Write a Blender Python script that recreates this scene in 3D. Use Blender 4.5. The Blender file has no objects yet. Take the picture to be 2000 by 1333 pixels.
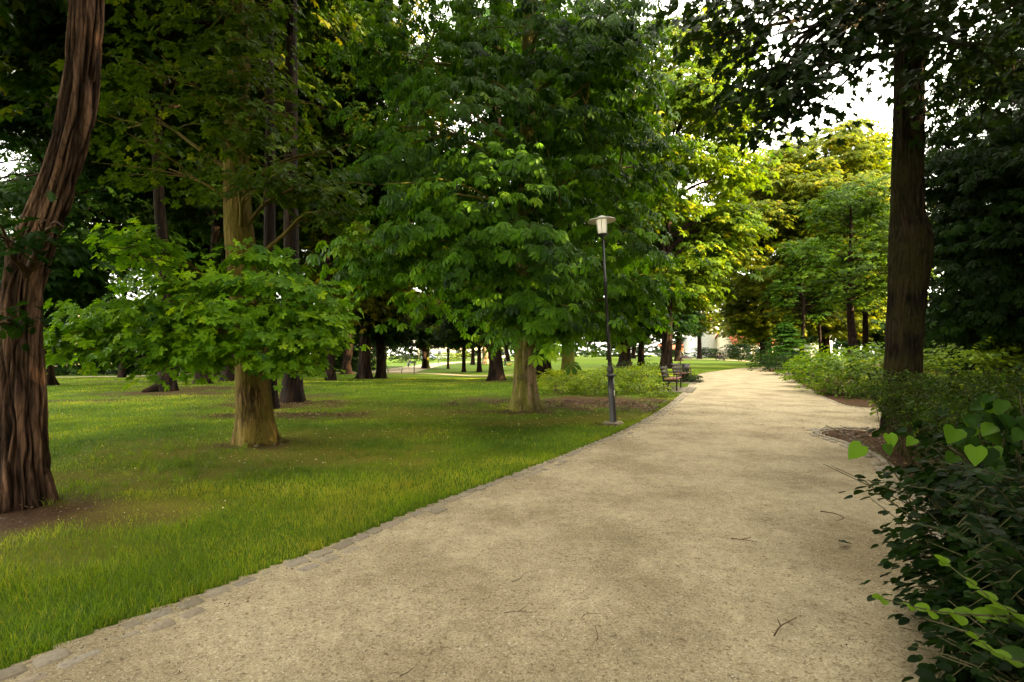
import bpy, math, random
import numpy as np
from mathutils import Vector, Matrix, Euler

random.seed(7)
rng = np.random.default_rng(7)
scene = bpy.context.scene
COL = scene.collection
R = math.radians

# ------------------------------------------------------------------ camera, sky, sun, exposure
EYE = 1.5            # camera height
HOR = 690.0          # horizon row of the 2000 px wide photograph
FOC = 1000.0         # focal length in photo pixels (18 mm on full frame)
cam_d = bpy.data.cameras.new('camera')
cam_d.lens = 18.0; cam_d.sensor_width = 36.0; cam_d.sensor_fit = 'HORIZONTAL'
cam_d.shift_y = (HOR - 666.5) / 2000.0
cam_d.clip_start = 0.05; cam_d.clip_end = 2000
cam = bpy.data.objects.new('camera', cam_d); COL.objects.link(cam)
cam.location = (0, 0, EYE); cam.rotation_euler = (R(90), 0, 0)
scene.camera = cam

SUN_EL, SUN_AZ = R(15), R(114)     # azimuth clockwise from +Y (the view direction)
world = bpy.data.worlds.new('World'); scene.world = world; world.use_nodes = True
wn = world.node_tree.nodes; wl = world.node_tree.links
for n in list(wn): wn.remove(n)
wo = wn.new('ShaderNodeOutputWorld'); bg = wn.new('ShaderNodeBackground')
sky = wn.new('ShaderNodeTexSky'); sky.sky_type = 'NISHITA'; sky.sun_disc = False
sky.sun_elevation = SUN_EL; sky.sun_rotation = SUN_AZ; sky.dust_density = 3.0; sky.ozone_density = 1.0
veil = wn.new('ShaderNodeMix'); veil.data_type = 'RGBA'       # thin bright cloud over the blue
veil.inputs['Factor'].default_value = 0.72
veil.inputs['B'].default_value = (9.2, 8.6, 7.1, 1)
wl.new(sky.outputs['Color'], veil.inputs['A'])
wl.new(veil.outputs['Result'], bg.inputs['Color'])
bg.inputs['Strength'].default_value = 0.13
wl.new(bg.outputs[0], wo.inputs['Surface'])

sun_d = bpy.data.lights.new('sun', 'SUN'); sun_d.energy = 5.0; sun_d.angle = R(0.5); sun_d.color = (1.0, 0.74, 0.38)
sun = bpy.data.objects.new('sun', sun_d); COL.objects.link(sun)
to_sun = Vector((math.sin(SUN_AZ) * math.cos(SUN_EL), math.cos(SUN_AZ) * math.cos(SUN_EL), math.sin(SUN_EL)))
sun.rotation_euler = to_sun.to_track_quat('Z', 'Y').to_euler()

scene.view_settings.view_transform = 'Standard'; scene.view_settings.look = 'None'
scene.view_settings.exposure = 3.2; scene.view_settings.gamma = 1.0
scene.render.engine = 'CYCLES'
cy = scene.cycles
cy.max_bounces = 6; cy.diffuse_bounces = 3; cy.glossy_bounces = 2; cy.transmission_bounces = 4; cy.transparent_max_bounces = 4
cy.caustics_reflective = False; cy.caustics_refractive = False

# ------------------------------------------------------------------ helpers: terrain and pixels
def sst(a, b, x):
    t = np.clip((x - a) / (b - a), 0, 1); return t * t * (3 - 2 * t)

def zfun(X, Y):
    X = np.asarray(X, float); Y = np.asarray(Y, float)
    t = X / np.maximum(Y, 1.0)
    left = 1 - sst(-0.10, 0.14, t)
    front = (Y > 0)
    z = -0.85 * left * sst(20, 55, Y) * (1 - 0.75 * sst(85, 140, Y)) + 0.45 * (1 - left) * sst(90, 140, Y)
    return np.where(front, z, 0.0)

def zf(x, y): return float(zfun(x, y))

def G(px, py):
    """ground point seen at photo pixel (px, py)"""
    tx = (px - 1000) / FOC; tz = (HOR - py) / FOC
    y = 0.3
    Ys = np.concatenate([np.arange(0.5, 30, 0.01), np.arange(30, 300, 0.05)])
    d = EYE + tz * Ys - zfun(tx * Ys, Ys)
    k = np.argmax(d <= 0)
    if d[k] > 0: k = len(Ys) - 1
    y = Ys[k]
    return (tx * y, y, zf(tx * y, y))

def P(px, py, d): return ((px - 1000) / FOC * d, d, EYE + (HOR - py) / FOC * d)

def _hash(ix, iy, iz):
    h = (ix.astype(np.uint32) * np.uint32(374761393)) ^ (iy.astype(np.uint32) * np.uint32(668265263)) ^ (iz.astype(np.uint32) * np.uint32(2147483647 - 1013))
    h = (h ^ (h >> np.uint32(13))) * np.uint32(1274126177)
    h = h ^ (h >> np.uint32(16))
    return (h & np.uint32(0xffffff)).astype(np.float64) / float(0xffffff)

def vnoise(x, y, z):
    x = np.asarray(x, float); y = np.asarray(y, float); z = np.asarray(z, float)
    x, y, z = np.broadcast_arrays(x, y, z)
    fx, fy, fz = np.floor(x), np.floor(y), np.floor(z)
    ix, iy, iz = fx.astype(np.int64), fy.astype(np.int64), fz.astype(np.int64)
    u, v, w = x - fx, y - fy, z - fz
    u = u * u * (3 - 2 * u); v = v * v * (3 - 2 * v); w = w * w * (3 - 2 * w)
    r = 0
    for a in (0, 1):
        for b in (0, 1):
            for c in (0, 1):
                r = r + _hash(ix + a, iy + b, iz + c) * (u if a else 1 - u) * (v if b else 1 - v) * (w if c else 1 - w)
    return r

def fbm(x, y, z, o=3):
    s = 0; a = 1.0; t = 0; f = 1.0
    for k in range(o):
        s = s + a * vnoise(x * f + 17 * k, y * f + 5 * k, z * f); t += a; a *= 0.5; f *= 2.07
    return s / t

# ------------------------------------------------------------------ helpers: meshes and objects
class Acc:
    """collects vertices and polygons, then becomes one mesh"""
    def __init__(s): s.v = []; s.l = []; s.t = []; s.r = []; s.n = 0
    def add(s, V, faces=None, loops=None, totals=None, rnd=0.5):
        V = np.asarray(V, float).reshape(-1, 3)
        if faces is not None:
            totals = np.array([len(f) for f in faces]); loops = np.concatenate([np.asarray(f) for f in faces])
        s.v.append(V); s.l.append(np.asarray(loops) + s.n); s.t.append(np.asarray(totals))
        s.r.append(np.broadcast_to(np.asarray(rnd, float), (len(V),)).copy()); s.n += len(V)
    def mesh(s, name, smooth=False, extra=None):
        V = np.concatenate(s.v); L = np.concatenate(s.l).astype(np.int32); T = np.concatenate(s.t).astype(np.int32)
        me = bpy.data.meshes.new(name)
        me.vertices.add(len(V)); me.vertices.foreach_set('co', V.astype(np.float32).ravel())
        me.loops.add(len(L)); me.loops.foreach_set('vertex_index', L)
        me.polygons.add(len(T)); st = np.zeros(len(T), np.int32); st[1:] = np.cumsum(T)[:-1]
        me.polygons.foreach_set('loop_start', st); me.polygons.foreach_set('loop_total', T)
        if smooth: me.polygons.foreach_set('use_smooth', np.ones(len(T), bool))
        a = me.attributes.new('rnd', 'FLOAT', 'POINT'); a.data.foreach_set('value', np.concatenate(s.r).astype(np.float32))
        if extra:
            for k, val in extra.items():
                a = me.attributes.new(k, 'FLOAT', 'POINT'); a.data.foreach_set('value', np.asarray(val, np.float32))
        me.update(calc_edges=True); me.validate()
        return me
    def build(s, name, mat, parent=None, smooth=False, extra=None):
        me = s.mesh(name, smooth, extra); me.materials.append(mat)
        o = bpy.data.objects.new(name, me); COL.objects.link(o)
        if parent is not None: o.parent = parent
        return o
    # shapes -------------------------------------------------------
    def box(s, c, size, rz=0.0, rnd=0.5, M=None):
        sx, sy, sz = [q / 2 for q in size]
        V = np.array([(x, y, z) for x in (-sx, sx) for y in (-sy, sy) for z in (-sz, sz)])
        if M is not None: V = V @ np.array(M.to_3x3()).T
        ca, sa = math.cos(rz), math.sin(rz)
        V = np.stack([V[:, 0] * ca - V[:, 1] * sa, V[:, 0] * sa + V[:, 1] * ca, V[:, 2]], 1) + np.array(c)
        s.add(V, [(0, 1, 3, 2), (4, 6, 7, 5), (0, 4, 5, 1), (2, 3, 7, 6), (0, 2, 6, 4), (1, 5, 7, 3)], rnd=rnd)
    def tube(s, pts, nu=8, cap=True, rnd=0.5, flare=0, seed=0):
        """pts: rows of x, y, z, radius"""
        p = np.asarray(pts, float); n = len(p)
        t = np.gradient(p[:, :3], axis=0); t /= np.linalg.norm(t, axis=1, keepdims=True) + 1e-9
        ref = np.where(np.abs(t[:, 2:3]) > 0.8, np.array([[1., 0, 0]]), np.array([[0., 0, 1]]))
        ref = np.broadcast_to(ref[n // 2], (n, 3)) if True else ref
        a = np.cross(t, ref); a /= np.linalg.norm(a, axis=1, keepdims=True) + 1e-9; b = np.cross(t, a)
        th = np.arange(nu) * 2 * math.pi / nu
        V = p[:, None, :3] + p[:, None, 3:4] * (np.cos(th)[None, :, None] * a[:, None] + np.sin(th)[None, :, None] * b[:, None])
        F = s._grid(n, nu)
        V = V.reshape(-1, 3)
        faces = F
        if cap:
            faces = F + [tuple(range(nu)), tuple((n - 1) * nu + k for k in range(nu))]
        s.add(V, faces, rnd=rnd)
    @staticmethod
    def _grid(n, nu):
        return [(i * nu + j, i * nu + (j + 1) % nu, (i + 1) * nu + (j + 1) % nu, (i + 1) * nu + j) for i in range(n - 1) for j in range(nu)]
    def lathe(s, prof, c=(0, 0, 0), nu=20, rnd=0.5):
        s.tube([(c[0], c[1], c[2] + z, max(r, 1e-4)) for r, z in prof], nu=nu, rnd=rnd) if False else s._lathe(prof, c, nu, rnd)
    def _lathe(s, prof, c, nu, rnd):
        th = np.arange(nu) * 2 * math.pi / nu
        V = np.array([[(c[0] + r * math.cos(a), c[1] + r * math.sin(a), c[2] + z) for a in th] for r, z in prof]).reshape(-1, 3)
        n = len(prof)
        s.add(V, s._grid(n, nu) + [tuple(range(nu))[::-1], tuple((n - 1) * nu + k for k in range(nu))], rnd=rnd)
    def leaves(s, tpl, pos, Rm, sc, rnd):
        """copies of a leaf template; pos (N,3), Rm (N,3,3) columns side/axis/normal, sc (N,)"""
        tv, loops, tot = tpl
        N = len(pos)
        if N == 0: return
        V = np.einsum('nij,vj->nvi', Rm, tv) * np.asarray(sc)[:, None, None] + pos[:, None, :]
        nv = len(tv)
        L = (loops[None, :] + (np.arange(N) * nv)[:, None]).ravel()
        s.add(V.reshape(-1, 3), loops=L, totals=np.tile(tot, N), rnd=np.repeat(rnd, nv))

def spline(pts, n):
    """Catmull-Rom through rows of numbers"""
    p = np.asarray(pts, float); m = len(p)
    if m == 2:
        t = np.linspace(0, 1, n)[:, None]; return p[0] * (1 - t) + p[1] * t
    q = np.concatenate([[2 * p[0] - p[1]], p, [2 * p[-1] - p[-2]]])
    seg = np.concatenate([[0], np.cumsum(np.linalg.norm(np.diff(p[:, :min(3, p.shape[1])], axis=0), axis=1) + 1e-9)])
    u = np.linspace(0, seg[-1], n); k = np.clip(np.searchsorted(seg, u, side='right') - 1, 0, m - 2)
    t = ((u - seg[k]) / (seg[k + 1] - seg[k]))[:, None]
    a, b, c, d = q[k], q[k + 1], q[k + 2], q[k + 3]
    return 0.5 * (2 * b + (c - a) * t + (2 * a - 5 * b + 4 * c - d) * t ** 2 + (3 * b - a - 3 * c + d) * t ** 3)

def empty(name, loc, rz=0.0):
    o = bpy.data.objects.new(name, None); COL.objects.link(o); o.location = loc; o.rotation_euler = (0, 0, rz)
    o.empty_display_size = 0.2
    return o
def tag(o, label=None, cat=None, group=None, kind=None):
    if label: o['label'] = label
    if cat: o['category'] = cat
    if group: o['group'] = group
    if kind: o['kind'] = kind
    return o
def copy_tree(o, parent=None):
    c = o.copy(); COL.objects.link(c); c.parent = parent
    for k in ('kind',):
        pass
    for ch in [x for x in o.children]: copy_tree(ch, c)
    return c

# ------------------------------------------------------------------ materials
def newmat(name):
    m = bpy.data.materials.new(name); m.use_nodes = True
    nt = m.node_tree
    for n in list(nt.nodes): nt.nodes.remove(n)
    out = nt.nodes.new('ShaderNodeOutputMaterial')
    return m, nt, out
def nd(nt, typ, **kw):
    n = nt.nodes.new(typ)
    for k, v in kw.items(): setattr(n, k, v)
    return n
def ramp(nt, src, stops):
    r = nd(nt, 'ShaderNodeValToRGB'); cr = r.color_ramp
    while len(cr.elements) < len(stops): cr.elements.new(0.5)
    for e, (p, c) in zip(cr.elements, stops):
        e.position = p; e.color = (*c, 1) if len(c) == 3 else c
    if src is not None: nt.links.new(src, r.inputs['Fac'])
    return r
def noise(nt, vec, scale, detail=3, rough=0.55, dist=0.0):
    n = nd(nt, 'ShaderNodeTexNoise'); n.inputs['Scale'].default_value = scale; n.inputs['Detail'].default_value = detail
    n.inputs['Roughness'].default_value = rough; n.inputs['Distortion'].default_value = dist
    if vec is not None: nt.links.new(vec, n.inputs['Vector'])
    return n
def mixc(nt, fac, a, b, mode='MIX'):
    m = nd(nt, 'ShaderNodeMix', data_type='RGBA', blend_type=mode)
    for sock, val in (('Factor', fac), ('A', a), ('B', b)):
        if hasattr(val, 'is_linked') or hasattr(val, 'links'): nt.links.new(val, m.inputs[sock])
        elif isinstance(val, (int, float)): m.inputs[sock].default_value = val
        else: m.inputs[sock].default_value = (*val, 1)
    return m.outputs['Result']
def mapped(nt, scale=(1, 1, 1), kind='Object'):
    tc = nd(nt, 'ShaderNodeTexCoord'); mp = nd(nt, 'ShaderNodeMapping'); mp.inputs['Scale'].default_value = scale
    nt.links.new(tc.outputs[kind], mp.inputs['Vector']); return mp.outputs['Vector']
def attr(nt, name):
    a = nd(nt, 'ShaderNodeAttribute'); a.attribute_name = name; return a.outputs['Fac']
def pbsdf(nt, col, rough=0.7, spec=0.3, metal=0.0):
    b = nd(nt, 'ShaderNodeBsdfPrincipled')
    if hasattr(col, 'links'): nt.links.new(col, b.inputs['Base Color'])
    else: b.inputs['Base Color'].default_value = (*col, 1)
    if hasattr(rough, 'links'): nt.links.new(rough, b.inputs['Roughness'])
    else: b.inputs['Roughness'].default_value = rough
    b.inputs['Specular IOR Level'].default_value = spec; b.inputs['Metallic'].default_value = metal
    return b
def bump(nt, b, h, strength=0.5, dist=0.02):
    bp = nd(nt, 'ShaderNodeBump'); bp.inputs['Strength'].default_value = strength; bp.inputs['Distance'].default_value = dist
    nt.links.new(h, bp.inputs['Height']); nt.links.new(bp.outputs[0], b.inputs['Normal'])

def leaf_mat(name, dark, light, tip=None, trans=0.35, rough=0.5, spec=0.16, tcol=None):
    m, nt, out = newmat(name)
    r = attr(nt, 'rnd')
    stops = [(0.0, dark), (0.75, light)] + ([(1.0, tip)] if tip else [])
    rp = ramp(nt, r, stops)
    v = mapped(nt, (1, 1, 1)); n = noise(nt, v, 1.1, 2)
    oi = nd(nt, 'ShaderNodeObjectInfo')
    hs = nd(nt, 'ShaderNodeHueSaturation'); nt.links.new(rp.outputs[0], hs.inputs['Color'])
    mr = nd(nt, 'ShaderNodeMapRange'); mr.inputs['To Min'].default_value = 0.48; mr.inputs['To Max'].default_value = 0.515
    nt.links.new(oi.outputs['Random'], mr.inputs['Value']); nt.links.new(mr.outputs[0], hs.inputs['Hue'])
    mv = nd(nt, 'ShaderNodeMapRange'); mv.inputs['From Min'].default_value = 0.3; mv.inputs['From Max'].default_value = 0.7
    mv.inputs['To Min'].default_value = 0.7; mv.inputs['To Max'].default_value = 1.25
    nt.links.new(n.outputs['Fac'], mv.inputs['Value']); nt.links.new(mv.outputs[0], hs.inputs['Value'])
    b = pbsdf(nt, hs.outputs[0], rough, spec)
    t = nd(nt, 'ShaderNodeBsdfTranslucent')
    tc = mixc(nt, 1.0, hs.outputs[0], tcol or (1.6, 1.5, 0.5), 'MULTIPLY')
    nt.links.new(tc, t.inputs['Color'])
    mx = nd(nt, 'ShaderNodeMixShader'); mx.inputs[0].default_value = trans
    nt.links.new(b.outputs[0], mx.inputs[1]); nt.links.new(t.outputs[0], mx.inputs[2]); nt.links.new(mx.outputs[0], out.inputs['Surface'])
    return m

def bark_mat(name, dark, light, moss=None, mossamt=0.0, scale=9.0, stretch=0.16, bstr=0.6, cracks=0, scar=None):
    m, nt, out = newmat(name)
    v = mapped(nt, (1, 1, stretch))
    n1 = noise(nt, v, scale, 5, 0.65, 0.6); n2 = noise(nt, v, scale * 5, 4, 0.6)
    v2 = mapped(nt, (1, 1, 1)); n3 = noise(nt, v2, 1.7, 3)
    f = attr(nt, 'rnd')
    n1.inputs['Detail'].default_value = 8
    c = ramp(nt, n1.outputs['Fac'], [(0.36, dark), (0.60, light)]).outputs[0]
    c = mixc(nt, 0.35, c, ramp(nt, n2.outputs['Fac'], [(0.3, tuple(q * 0.5 for q in dark)), (0.7, tuple(min(1, q * 1.25) for q in light))]).outputs[0])
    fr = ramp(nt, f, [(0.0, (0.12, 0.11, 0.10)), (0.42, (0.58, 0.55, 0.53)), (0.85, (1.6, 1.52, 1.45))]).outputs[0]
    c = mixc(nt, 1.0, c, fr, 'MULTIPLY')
    if cracks:
        wv = nd(nt, 'ShaderNodeMixRGB'); wv.inputs[0].default_value = .06; nt.links.new(mapped(nt, (1, 1, .13)), wv.inputs[1]); nt.links.new(n3.outputs['Color'], wv.inputs[2])
        vo = nd(nt, 'ShaderNodeTexVoronoi'); vo.feature = 'DISTANCE_TO_EDGE'; vo.inputs['Scale'].default_value = cracks; nt.links.new(wv.outputs[0], vo.inputs['Vector'])
        c = mixc(nt, .6, c, ramp(nt, vo.outputs['Distance'], [(0.0, (.22, .2, .2)), (.10, (.9, .88, .86)), (.35, (1.25, 1.22, 1.2))]).outputs[0], 'MULTIPLY')
    if moss:
        mm = ramp(nt, n3.outputs['Fac'], [(0.42 - mossamt * 0.3, (0, 0, 0)), (0.62 - mossamt * 0.25, (1, 1, 1))])
        k = nd(nt, 'ShaderNodeMath', operation='MULTIPLY'); nt.links.new(mm.outputs[0], k.inputs[0])
        n4 = ramp(nt, n2.outputs['Fac'], [(0.35, (0.35, 0.35, 0.35)), (0.6, (1, 1, 1))])
        nt.links.new(n4.outputs[0], k.inputs[1])
        c = mixc(nt, k.outputs[0], c, moss)
    if scar:
        sx = nd(nt, 'ShaderNodeSeparateXYZ'); nt.links.new(v2, sx.inputs[0])
        def rng_(sock, a0, a1):
            q = nd(nt, 'ShaderNodeMapRange'); q.inputs['From Min'].default_value = a0; q.inputs['From Max'].default_value = a1; nt.links.new(sock, q.inputs['Value']); return q.outputs[0]
        nz = noise(nt, mapped(nt, (1, 1, .35)), 7, 4, .65)
        def mul(x, y):
            q = nd(nt, 'ShaderNodeMath', operation='MULTIPLY'); nt.links.new(x, q.inputs[0]); nt.links.new(y, q.inputs[1]); return q.outputs[0]
        k = mul(mul(rng_(sx.outputs[0], .03, .09), rng_(sx.outputs[2], 1.75, 1.3)), mul(rng_(sx.outputs[2], .15, .5), rng_(nz.outputs['Fac'], .38, .5)))
        c = mixc(nt, k, c, ramp(nt, n2.outputs['Fac'], [(.3, tuple(q * .45 for q in scar)), (.65, scar)]).outputs[0])
    b = pbsdf(nt, c, 0.9, 0.12)
    ad = nd(nt, 'ShaderNodeMath', operation='MULTIPLY_ADD'); ad.inputs[1].default_value = 0.5
    nt.links.new(n2.outputs['Fac'], ad.inputs[0]); nt.links.new(n1.outputs['Fac'], ad.inputs[2])
    bump(nt, b, ad.outputs[0], bstr, 0.03)
    nt.links.new(b.outputs[0], out.inputs['Surface']); return m

def plain(name, col, rough=0.6, spec=0.3, metal=0.0, var=0.25, scale=8.0, bstr=0.0):
    m, nt, out = newmat(name)
    v = mapped(nt); n = noise(nt, v, scale, 4)
    c = ramp(nt, n.outputs['Fac'], [(0.3, tuple(q * (1 - var) for q in col)), (0.7, tuple(min(1, q * (1 + var)) for q in col))]).outputs[0]
    b = pbsdf(nt, c, rough, spec, metal)
    if bstr: bump(nt, b, n.outputs['Fac'], bstr, 0.01)
    nt.links.new(b.outputs[0], out.inputs['Surface']); return m

M = {}
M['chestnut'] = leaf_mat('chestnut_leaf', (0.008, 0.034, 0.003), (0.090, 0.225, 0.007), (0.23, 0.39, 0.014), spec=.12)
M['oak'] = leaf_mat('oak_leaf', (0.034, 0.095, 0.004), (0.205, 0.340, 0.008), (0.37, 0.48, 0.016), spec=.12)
M['chestdark'] = leaf_mat('shade_toned_chestnut_leaf', (0.006, 0.024, 0.002), (0.048, 0.125, 0.005), (0.12, 0.22, 0.009), spec=.1)  # darker chestnut copy: shade of the upper crown put into the leaf colour
M['oakdark'] = leaf_mat('shade_toned_oak_leaf', (0.010, 0.034, 0.003), (0.048, 0.105, 0.005), (0.13, 0.18, 0.008), spec=.1)  # darker oak copy, painting shade into the upper crown
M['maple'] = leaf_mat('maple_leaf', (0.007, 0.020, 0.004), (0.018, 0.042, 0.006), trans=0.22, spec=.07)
M['lime'] = leaf_mat('lime_leaf', (0.026, 0.060, 0.004), (0.100, 0.145, 0.006), (0.24, 0.225, 0.009), trans=0.42, spec=.1)
M['back'] = leaf_mat('background_leaf', (0.005, 0.014, 0.003), (0.018, 0.038, 0.003), (0.075, 0.080, 0.005), spec=.06)
M['backchest'] = leaf_mat('background_chestnut_leaf', (0.005, 0.017, 0.002), (0.021, 0.055, 0.003), (0.055, 0.105, 0.006), spec=.07)
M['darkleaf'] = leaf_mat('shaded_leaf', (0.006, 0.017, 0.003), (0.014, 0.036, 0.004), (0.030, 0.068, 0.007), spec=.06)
M['shrub'] = leaf_mat('shrub_leaf', (0.045, 0.095, 0.005), (0.165, 0.250, 0.008), (0.31, 0.36, 0.016), spec=.1)
M['hedge'] = leaf_mat('hedge_leaf', (0.006, 0.020, 0.004), (0.016, 0.040, 0.005), spec=.07)
M['snowberry'] = leaf_mat('snowberry_leaf', (0.004, 0.014, 0.003), (0.018, 0.052, 0.005), (0.095, 0.200, 0.010), spec=.08)
M['spirea'] = leaf_mat('spirea_leaf', (0.008, 0.028, 0.004), (0.034, 0.082, 0.006), (0.13, 0.20, 0.012), spec=.1)
M['conifer'] = leaf_mat('conifer_needles', (0.016, 0.060, 0.007), (0.085, 0.19, 0.016), trans=0.1, spec=.1)
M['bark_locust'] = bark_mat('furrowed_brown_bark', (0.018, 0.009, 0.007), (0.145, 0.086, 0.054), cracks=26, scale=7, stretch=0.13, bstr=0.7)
M['bark_oak'] = bark_mat('olive_bark', (0.048, 0.029, 0.010), (0.165, 0.110, 0.040), (0.13, 0.100, 0.016), 0.32, cracks=34, scale=16, stretch=0.12, bstr=0.5)
M['bark_chestnut'] = bark_mat('mossy_bark', (0.06, 0.045, 0.026), (0.22, 0.165, 0.095), (0.13, 0.125, 0.016), 0.45, cracks=22, scale=12, stretch=0.2, scar=(.36, .24, .15))
M['bark_maple'] = bark_mat('dark_ridged_bark', (0.006, 0.004, 0.003), (0.036, 0.024, 0.017), (0.034, 0.029, 0.008), 0.08, cracks=24, scale=18, stretch=0.14, bstr=0.8)
M['bark_dark'] = bark_mat('dark_bark', (0.007, 0.004, 0.003), (0.030, 0.018, 0.011), scale=10, stretch=0.2)
M['bark_moss'] = bark_mat('yellow_mossy_bark', (0.08, 0.07, 0.02), (0.2, 0.17, 0.05), (0.13, 0.135, 0.02), 0.8, scale=12, stretch=0.2)
M['bark_pale'] = bark_mat('pale_bark', (0.16, 0.11, 0.07), (0.36, 0.27, 0.18), scale=10, stretch=0.2)
M['twig'] = plain('twig_wood', (0.10, 0.065, 0.04), 0.85, 0.1)
M['greentwig'] = plain('green_twig', (0.055, 0.050, 0.020), 0.7, 0.2)
M['darktwig'] = plain('dark_green_twig', (0.045, 0.042, 0.014), 0.8, 0.1)
M['iron'] = plain('black_painted_iron', (0.022, 0.019, 0.020), 0.42, 0.5, 0.0, 0.3, 30)
M['seat'] = plain('red_brown_planks', (0.20, 0.075, 0.045), 0.5, 0.35, 0, 0.3, 25)
M['darkwood'] = plain('dark_brown_planks', (0.030, 0.018, 0.016), 0.55, 0.3, 0, 0.3, 25)
M['white'] = plain('white_enamel', (0.72, 0.70, 0.64), 0.4, 0.4, 0, 0.06)
M['shade'] = plain('pale_lamp_shade', (0.66, 0.61, 0.52), 0.45, 0.4, 0, 0.1)

# ------------------------------------------------------------------ leaf templates (axis +Y, normal +Z)
def tpl(V, F):
    return (np.array(V, float), np.concatenate([np.array(f) for f in F]), np.array([len(f) for f in F]))
def leaflet(V, F, ang, L, w, droop, base=(0, 0, 0)):
    ca, sa = math.cos(ang), math.sin(ang); k = len(V)
    prof = [(0, 0.0, 0.0), (-w * .55, .45, .05), (-w, .72, .02), (0, 1.0, 0.0), (w, .72, .02), (w * .55, .45, .05), (0, .55, -.03)]
    for x, y, z in prof:
        x *= L; yy = y * L; zz = z * L - droop * L * y * y
        V.append((base[0] + x * ca + yy * sa, base[1] - x * sa + yy * ca, base[2] + zz))
    F += [(k, k + 6, k + 1), (k + 1, k + 6, k + 3, k + 2), (k, k + 5, k + 6), (k + 6, k + 5, k + 4, k + 3)]
def chestnut_tpl():
    V, F = [], []
    for a, L in ((0, 1.0), (.75, .95), (-.75, .95), (1.5, .75), (-1.5, .75), (2.2, .5), (-2.2, .5)):
        leaflet(V, F, a, L, .23, .5)
    return tpl(V, F)
def rosette_tpl():
    V, F = [], []
    for a, L in ((0, 1.0), (.95, .85), (-.95, .85), (2.0, .6), (-2.0, .6)):
        k = len(V); ca, sa = math.cos(a), math.sin(a); w = .26
        for x, y, z in ((0, 0, 0), (-w, .6, -.05), (0, 1, -.32), (w, .6, -.05)):
            V.append((L * (x * ca + y * sa), L * (-x * sa + y * ca), L * z))
        F.append((k, k + 1, k + 2, k + 3))
    return tpl(V, F)
def outline_tpl(half, curl=.12):
    """a lobed leaf: two half-blades folded on the midrib"""
    rt = [(x, y, -curl * y * y + .25 * abs(x)) for x, y in half]
    lf = [(-x, y, z) for x, y, z in rt]
    V = [(0, 0, 0)] + rt + [(0, 1, -curl)] + lf
    n = len(half)
    return tpl(V, [tuple([0] + list(range(1, n + 2))), tuple([0, n + 1] + list(range(2 * n + 1, n + 1, -1)))])
OAK = outline_tpl([(.07, .15), (.22, .24), (.09, .34), (.36, .46), (.12, .56), (.40, .74), (.16, .80), (.16, .96)], .22)
MAPLE = outline_tpl([(.30, -.08), (.48, .10), (.34, .20), (.58, .45), (.46, .52), (.50, .66), (.30, .56), (.22, .60), (.16, .82)], .18)
OVATE = outline_tpl([(.22, .16), (.31, .42), (.24, .7)], .15)
ROUND = outline_tpl([(.26, .08), (.40, .32), (.40, .58), (.24, .86)], .12)
HEART = outline_tpl([(.22, -.12), (.44, .08), (.46, .36), (.28, .68)], .25)
NARROW = outline_tpl([(.13, .25), (.15, .55)], .2)
def bunch_tpl(t, spec):
    V, L, T = [], [], []; n = 0
    for a, k, dz in spec:
        ca, sa = math.cos(a), math.sin(a); v = t[0] * k
        q = np.stack([v[:, 0] * ca + v[:, 1] * sa, -v[:, 0] * sa + v[:, 1] * ca, v[:, 2] + dz * v[:, 1]], 1)
        V.append(q); L.append(t[1] + n); T.append(t[2]); n += len(q)
    return (np.concatenate(V), np.concatenate(L), np.concatenate(T))
OAKB = bunch_tpl(OAK, ((0, 1, -.1), (.95, .85, .1), (-.9, .9, 0), (1.9, .7, .25), (-2.0, .75, .2)))
CHEST = chestnut_tpl(); ROS = rosette_tpl()

def frames(axis, nrm):
    axis = axis / (np.linalg.norm(axis, axis=1, keepdims=True) + 1e-9)
    side = np.cross(axis, nrm); side /= np.linalg.norm(side, axis=1, keepdims=True) + 1e-9
    n = np.cross(side, axis)
    return np.stack([side, axis, n], 2)

def sprays(acc, tp, C, O, rad, per, size, droop=0.5, leafdroop=0.45, jit=0.35, bright=None, flat=0.10, out=.35):
    """flat drooping fans of leaves: C centres (S,3), O outward directions (S,3)"""
    S = len(C)
    if S == 0: return
    C = np.repeat(C, per, 0); O = np.repeat(O, per, 0); r = np.repeat(rad, per)
    N = len(C)
    u = rng.uniform(-.9, 1, N); v = rng.uniform(-1, 1, N) * np.sqrt(np.clip(1 - .8 * u * u, .05, 1)) * .85
    H = O.copy(); H[:, 2] = 0; H /= np.linalg.norm(H, axis=1, keepdims=True) + 1e-9
    Sd = np.stack([H[:, 1], -H[:, 0], np.zeros(N)], 1)
    slope = O[:, 2]
    z = r * (u * slope * .9 - droop * (.4 * np.maximum(u, 0) ** 2 + .25 * v * v) + rng.normal(0, flat, N))
    pos = C + H * (u * r)[:, None] + Sd * (v * r)[:, None]; pos[:, 2] += z
    ang = v * .9 + rng.normal(0, jit, N) * 1.3
    ax = H * np.cos(ang)[:, None] + Sd * np.sin(ang)[:, None]
    ax[:, 2] = -leafdroop + rng.normal(0, jit * .6, N) - .25 * np.maximum(u, 0)
    nr = np.stack([rng.normal(0, jit, N), rng.normal(0, jit, N), np.ones(N)], 1) + H * out
    br = rng.uniform(0, 1, S) if bright is None else np.resize(bright, S)
    rnd = np.clip(np.repeat(br, per) * .65 + rng.uniform(0, .45, N) - .05, 0, 1)
    acc.leaves(tp, pos, frames(ax, nr), size * rng.uniform(.65, 1.2, N), rnd)

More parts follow.
